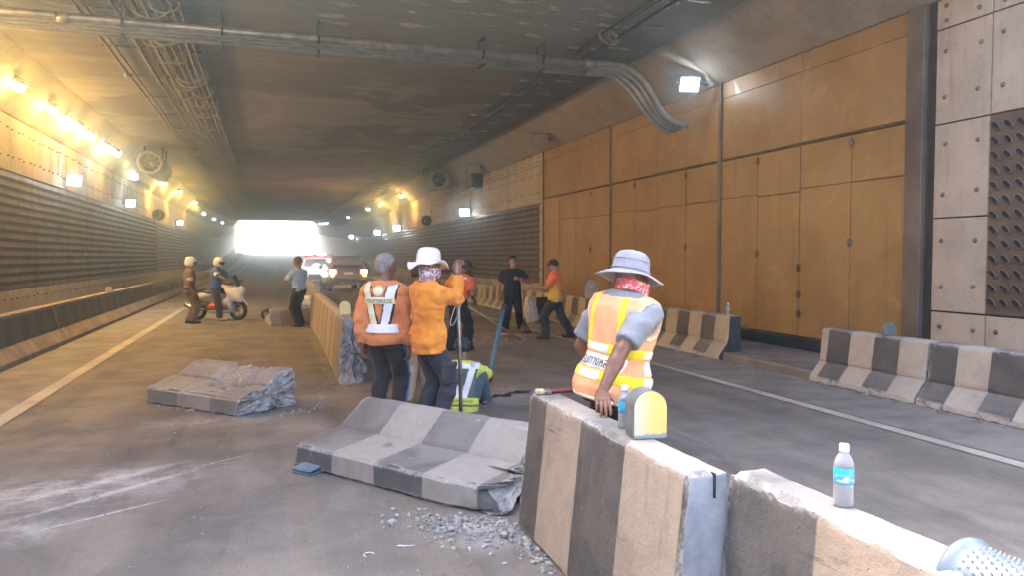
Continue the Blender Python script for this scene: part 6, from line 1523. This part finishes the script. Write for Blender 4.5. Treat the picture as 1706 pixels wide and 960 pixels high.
# ---- grey estate car seen from behind; local +y is its nose
def grey_car(loc, rz):
    t = thing('grey_car', 'grey four wheel drive car stopped in the right lane with brake lights lit', 'car', loc, rz)
    lowhs = lambda w, zb, zt: [(0, zb), (w*.90, zb), (w, zb+.14), (w, zt-.22), (w*.965, zt), (0, zt)]
    loft_body([(-2.30, lowhs(.80, .42, 1.02)), (-2.22, lowhs(.89, .38, 1.08)), (-1.5, lowhs(.92, .34, 1.09)), (1.1, lowhs(.92, .34, 1.06)), (2.1, lowhs(.88, .36, .98)), (2.35, lowhs(.74, .45, .86))], m_gpaint, 'body', t)
    cab = lambda w1, w2, zt: [(0, 1.05), (w1, 1.05), (w1*.99, 1.16), (w2, zt-.05), (w2*.90, zt), (0, zt)]
    loft_body([(-2.18, cab(.84, .66, 1.62)), (-1.75, cab(.87, .68, 1.73)), (-.2, cab(.87, .68, 1.74)), (.5, cab(.86, .66, 1.66)), (1.2, cab(.84, .75, 1.14))], m_gpaint, 'cabin', t)
    g = MB(); g.add([(-.74, -2.235, 1.14), (.74, -2.235, 1.14), (.60, -2.10, 1.56), (-.60, -2.10, 1.56)], [(0, 1, 2, 3)]); g.add([(-.74, -2.215, 1.14), (.74, -2.215, 1.14), (.60, -2.08, 1.56), (-.60, -2.08, 1.56)], [(3, 2, 1, 0)]); g.build('rear_window', m_glass, t)
    for s in (-1, 1):
        g = MB(); g.add([(s*.885, -1.7, 1.14), (s*.885, .9, 1.12), (s*.72, .42, 1.60), (s*.715, -1.6, 1.62)], [(0, 1, 2, 3)]); g.build('side_window', m_glass, t)
        g = MB(); g.bbox((s*.56, -2.36, .86), (s*.90, -2.18, 1.08), .03); tl = g.build('tail_light', m_tail, t); g = MB(); g.bbox((s*.66, -2.385, .95), (s*.86, -2.34, 1.05), .015); g.build('brake_lamp', m_tail_hot, tl)
        g = MB(); g.bbox((s*.70, -2.37, .76), (s*.84, -2.30, .85), .01); g.build('indicator', m_amber, t)
        g = MB(); g.tube([(s*.66, -1.9, 1.74), (s*.66, -1.7, 1.79), (s*.66, .1, 1.79), (s*.66, .3, 1.74)], .025, 6); g.build('roof_rail', m_trim, t)
        g = MB(); g.bbox((s*.92, .55, 1.08), (s*1.10, .75, 1.24), .04); g.build('door_mirror', m_gpaint, t)
        for y in (-1.45, 1.45): wheel(t, s*.80, y)
    g = MB(); g.bbox((-.87, -2.42, .42), (.87, -2.20, .66), .05); g.build('bumper', m_trim, t); g = MB(); g.bbox((-.55, -2.45, .40), (.55, -2.40, .47), .02); g.build('skid_plate', m_chrome, t)
    g = MB(); g.bbox((-.66, -2.30, 1.09), (.66, -2.24, 1.125), .01); g.build('chrome_strip', m_chrome, t)
    g = MB(); g.bbox((-.22, -2.335, .84), (.22, -2.30, .96), .006); g.build('number_plate', m_plate, t); g = MB(); g.bbox((-.62, -2.22, 1.63), (.62, -1.98, 1.70), .02); g.build('spoiler', m_gpaint, t)
    lamp(t, (0, -2.7, .95), .15, (1, .35, .12), .3); return t
grey_car((3.60, 39.0, 0), radians(2))
# ---- white police car with a red light bar, seen from behind further on
def white_car(loc, rz):
    t = thing('white_car', 'white police car with a glowing red roof light bar beside the grey car', 'car', loc, rz)
    hs = lambda w, zb, zt: [(0, zb), (w*.92, zb), (w, zb+.12), (w, zt-.12), (w*.97, zt), (0, zt)]
    loft_body([(-2.45, hs(.82, .50, 1.02)), (-2.38, hs(.88, .45, 1.08)), (-1.0, hs(.90, .36, 1.10)), (1.2, hs(.90, .36, 1.10)), (2.3, hs(.86, .38, 1.0)), (2.55, hs(.72, .46, .9))], m_wpaint, 'body', t)
    cab = lambda w1, w2, zt: [(0, 1.07), (w1, 1.07), (w1, 1.16), (w2, zt-.06), (w2*.9, zt), (0, zt)]
    loft_body([(-1.05, cab(.84, .72, 1.62)), (-.85, cab(.86, .70, 1.74)), (.5, cab(.86, .70, 1.75)), (1.35, cab(.84, .74, 1.15))], m_wpaint, 'cabin', t)
    loft_body([(-2.40, cab(.85, .72, 1.68)), (-2.2, cab(.86, .72, 1.74)), (-1.10, cab(.86, .72, 1.74))], m_wpaint, 'rear_canopy', t)
    g = MB(); g.add([(-.72, -2.415, 1.16), (.72, -2.415, 1.16), (.62, -2.405, 1.58), (-.62, -2.405, 1.58)], [(0, 1, 2, 3)]); g.build('rear_window', m_glass, t)
    for s in (-1, 1):
        g = MB(); g.add([(s*.872, -.8, 1.16), (s*.872, 1.0, 1.16), (s*.735, .5, 1.62), (s*.73, -.75, 1.62)], [(0, 1, 2, 3)]); g.build('side_window', m_glass, t)
        g = MB(); g.bbox((s*.72, -2.50, .70), (s*.88, -2.40, 1.05), .03); g.build('tail_light', m_head, t)
        for y in (-1.5, 1.55): wheel(t, s*.78, y, .38)
        g = MB(); g.bbox((s*.14, -1.0, 1.79), (s*.60, -.74, 1.92), .04); g.build('flash_light', m_redl, t)
    g = MB(); g.bbox((-.66, -1.02, 1.75), (.66, -.72, 1.79), .01); g.build('light_bar_base', m_trim, t); g = MB(); g.bbox((-.84, -2.62, .46), (.84, -2.46, .62), .04); g.build('bumper', m_trim, t)
    g = MB(); g.bbox((-.22, -2.47, .80), (.22, -2.44, .92), .006); g.build('number_plate', m_plate, t); g = MB(); g.bbox((-.5, -2.47, .62), (.5, -2.455, .76), .01); g.build('tailgate_panel', m_glass, t)
    lamp(t, (0, -.9, 2.3), 2.5, (1, .22, .28), .4); lamp(t, (0, -3.2, 1.1), 5, (1, .9, .85), .3); return t
white_car((2.50, 44.5, 0), radians(2))
# ---- scooter with the policeman on it (scooter first); local +y forward
SCO_H = 112.0
sc_t = thing('scooter', 'white and red police scooter parked across the left lane', 'scooter', (-1.27, 21.3, 0), -radians(SCO_H)); sc_t.scale = (.92, .86, .95); m_swhite = M('scooter_white_plastic', (.80, .80, .78), .28, .05, 5, spec=.6); m_sred = M('scooter_red_panel', (.50, .07, .05), .32, .08, 8); m_sblk = M('scooter_black_plastic', (.03, .03, .032), .5, .1, 12); m_syel = M('yellow_side_panel', (.72, .52, .10), .4, .1, 8); m_sblue = M('pale_blue_panel', (.42, .55, .64), .35, .1, 8)
for y, nm in ((.64, 'front_wheel'), (-.64, 'rear_wheel')):
    R = Matrix.Translation((0, y, .28)) @ Matrix.Rotation(pi/2, 4, 'Y'); g = MB(); g.lathe([(.19, -.05), (.255, -.055), (.28, -.03), (.285, 0), (.28, .03), (.255, .055), (.19, .05), (.19, -.05)], 28, 0, R); w_ = g.build('wheel', m_tyre, sc_t)
    g = MB(); g.lathe([(.165, -.035), (.20, -.045), (.20, .045), (.165, .035), (.165, -.035)], 28, 0, R); g.build('rim', M('gold_rim', (.55, .43, .22), .3, .1, 8, metal=.7), w_)
    g = MB()
    for k in range(6): a = k*pi/3; g.tube([(.03*cos(a), .03*sin(a), 0), (.17*cos(a+.3), .17*sin(a+.3), 0)], .014, 6, 0, True, R)
    g.lathe([(0, -.05), (.05, -.05), (.05, .05), (0, .05)], 12, 0, R); g.build('spokes', m_lampbody, w_)
def sfield(h=.018): return Field((-.42, -1.1, .0), (.42, 1.15, 1.35), h)
def sput(F, nm, m): return put(nm, F.mesh(nm, m), sc_t)
F = sfield(); F.ell((0, -.50, .66), (.16, .44, .11), rotm(0, radians(-14)), .03); F.cone((0, -.75, .70), (0, -.98, .76), .11, .05, .05); F.cut(lambda P: .52+.12*P[..., 1]-P[..., 2]); sput(F, 'tail_fairing', m_swhite); F = sfield(.014); F.ell((0, -.52, .66), (.165, .34, .055), rotm(0, radians(-14)), 0); sput(F, 'tail_stripe', m_syel)
F = sfield(); F.ell((0, .52, .70), (.19, .34, .15), rotm(0, radians(34)), .03); F.ell((0, .74, .82), (.14, .12, .15), None, .05); F.cone((.0, .16, .40), (0, .50, .66), .12, .13, .06); F.cone((0, .18, .95), (0, .56, .84), .07, .12, .05); F.cut(lambda P: (P[..., 1]-.86)); sput(F, 'front_fairing', m_swhite)
F = sfield(); F.ell((0, .02, .36), (.185, .42, .13), None, .03); sput(F, 'side_panel', m_sred)
F = sfield(); F.ell((0, .10, .24), (.17, .46, .06), None, .03); F.ell((0, .42, .40), (.16, .10, .20), rotm(0, radians(-20)), .04); sput(F, 'lower_fairing', m_sblue)
F = sfield(); F.ell((0, -.22, .78), (.16, .30, .065), None, .03); F.ell((0, -.58, .85), (.15, .22, .06), None, .05); sput(F, 'seat', m_sblk)
F = sfield(.014); F.ell((0, .64, .34), (.085, .34, .27), None, 0); G = sfield(.014); G.ell((0, .64, .30), (.20, .31, .275), None, 0); F.sub(G); F.cut(lambda P: .40-P[..., 2]); sput(F, 'front_mudguard', m_swhite)
g = MB(); g.add([(-.16, .70, .95), (.16, .70, .95), (.13, .52, 1.24), (-.13, .52, 1.24), (-.16, .69, .94), (.16, .69, .94), (.13, .51, 1.23), (-.13, .51, 1.23)], [(0, 1, 2, 3), (7, 6, 5, 4), (0, 4, 5, 1), (2, 6, 7, 3), (1, 5, 6, 2), (3, 7, 4, 0)]); g.build('windscreen', M('smoked_windscreen', (.06, .075, .08), .1, .1, 6), sc_t)
g = MB(); g.tube([(-.34, .28, 1.04), (-.2, .40, 1.03), (0, .46, 1.0), (.2, .40, 1.03), (.34, .28, 1.04)], .018, 8); g.build('handlebar', m_sblk, sc_t)
for s in (-1, 1):
    g = MB(); g.tube([(s*.22, .40, 1.03), (s*.30, .42, 1.18)], .008, 5); g.bbox((s*.24, .40, 1.17), (s*.38, .43, 1.26), .02); g.build('mirror', m_sblk, sc_t)
    g = MB(); g.tube([(s*.07, .64, .28), (s*.07, .58, .62)], .024, 8); g.build('fork', m_sblk, sc_t)
g = MB(); g.tube([(.16, -.30, .30), (.18, -.7, .33), (.18, -.95, .42)], [.03, .055, .055], 10); g.build('exhaust', m_chrome, sc_t)
F = sfield(); F.ell((0, -.45, .38), (.13, .32, .13), None, .03); sput(F, 'engine', m_sblk)
g = MB(); g.bbox((-.10, .80, .80), (.10, .86, .90), .02); g.build('headlight', m_plate, sc_t); g = MB(); g.bbox((-.10, -1.03, .72), (.10, -.98, .80), .015); g.build('tail_light', m_sred, sc_t)
J_ = Person('policeman in blue shirt and white full face helmet sitting on the scooter', (-1.32, 21.32, 0), SCO_H, 1.68, h=.014, hip_z=.90, lean=(6, 0))
J_.look(0, 8); J_.set_arm(1, (.30, .50, 1.06), (.8, -.3, -.6)); J_.set_arm(-1, (-.30, .50, 1.06), (-.8, -.3, -.6))
J_.set_leg(1, (.26, .22, .09), (.5, 1, .2)); J_.set_leg(-1, (-.24, .34, .30), (-.5, 1, .2))
J_.body({1: dict(h=.007, curl=(.9, .9, .9, .9), p=(0, .3, -1)), -1: dict(h=.014)}); J_.shirt(m_rblue, 'police_shirt', sleeve=.36, hem=-.10, grow=.016, seed=61); J_.trousers(m_dkt, 'trousers', .02, .005); J_.shoes(M('white_trainer', (.66, .60, .48), .6, .1, 12)); helmet(J_, m_helm, m_glass, True)
a, e, w = J_.arm[1]; cone_shell(J_, a+(e-a)*.25, a+(e-a)*.62, .077*J_.k, .074*J_.k, 'white_armband', m_white)
HAZE = 0.009
# ------------------------------------------------------------------ air
hz = MB(); hz.box((-40, -30, -1.0), (60, 190, 7.6))
th = NT('tunnel_haze'); th.n.remove(th.b)
pv = th.node('ShaderNodeVolumePrincipled'); pv.inputs['Color'].default_value = (.62, .85, 1, 1)
pv.inputs['Density'].default_value = HAZE; pv.inputs['Anisotropy'].default_value = .93
th.l.new(pv.outputs[0], th.out.inputs['Volume'])
hzo = hz.build('haze', th.m); tag(hzo, 'pale dusty air filling the tunnel', 'haze', kind='stuff')
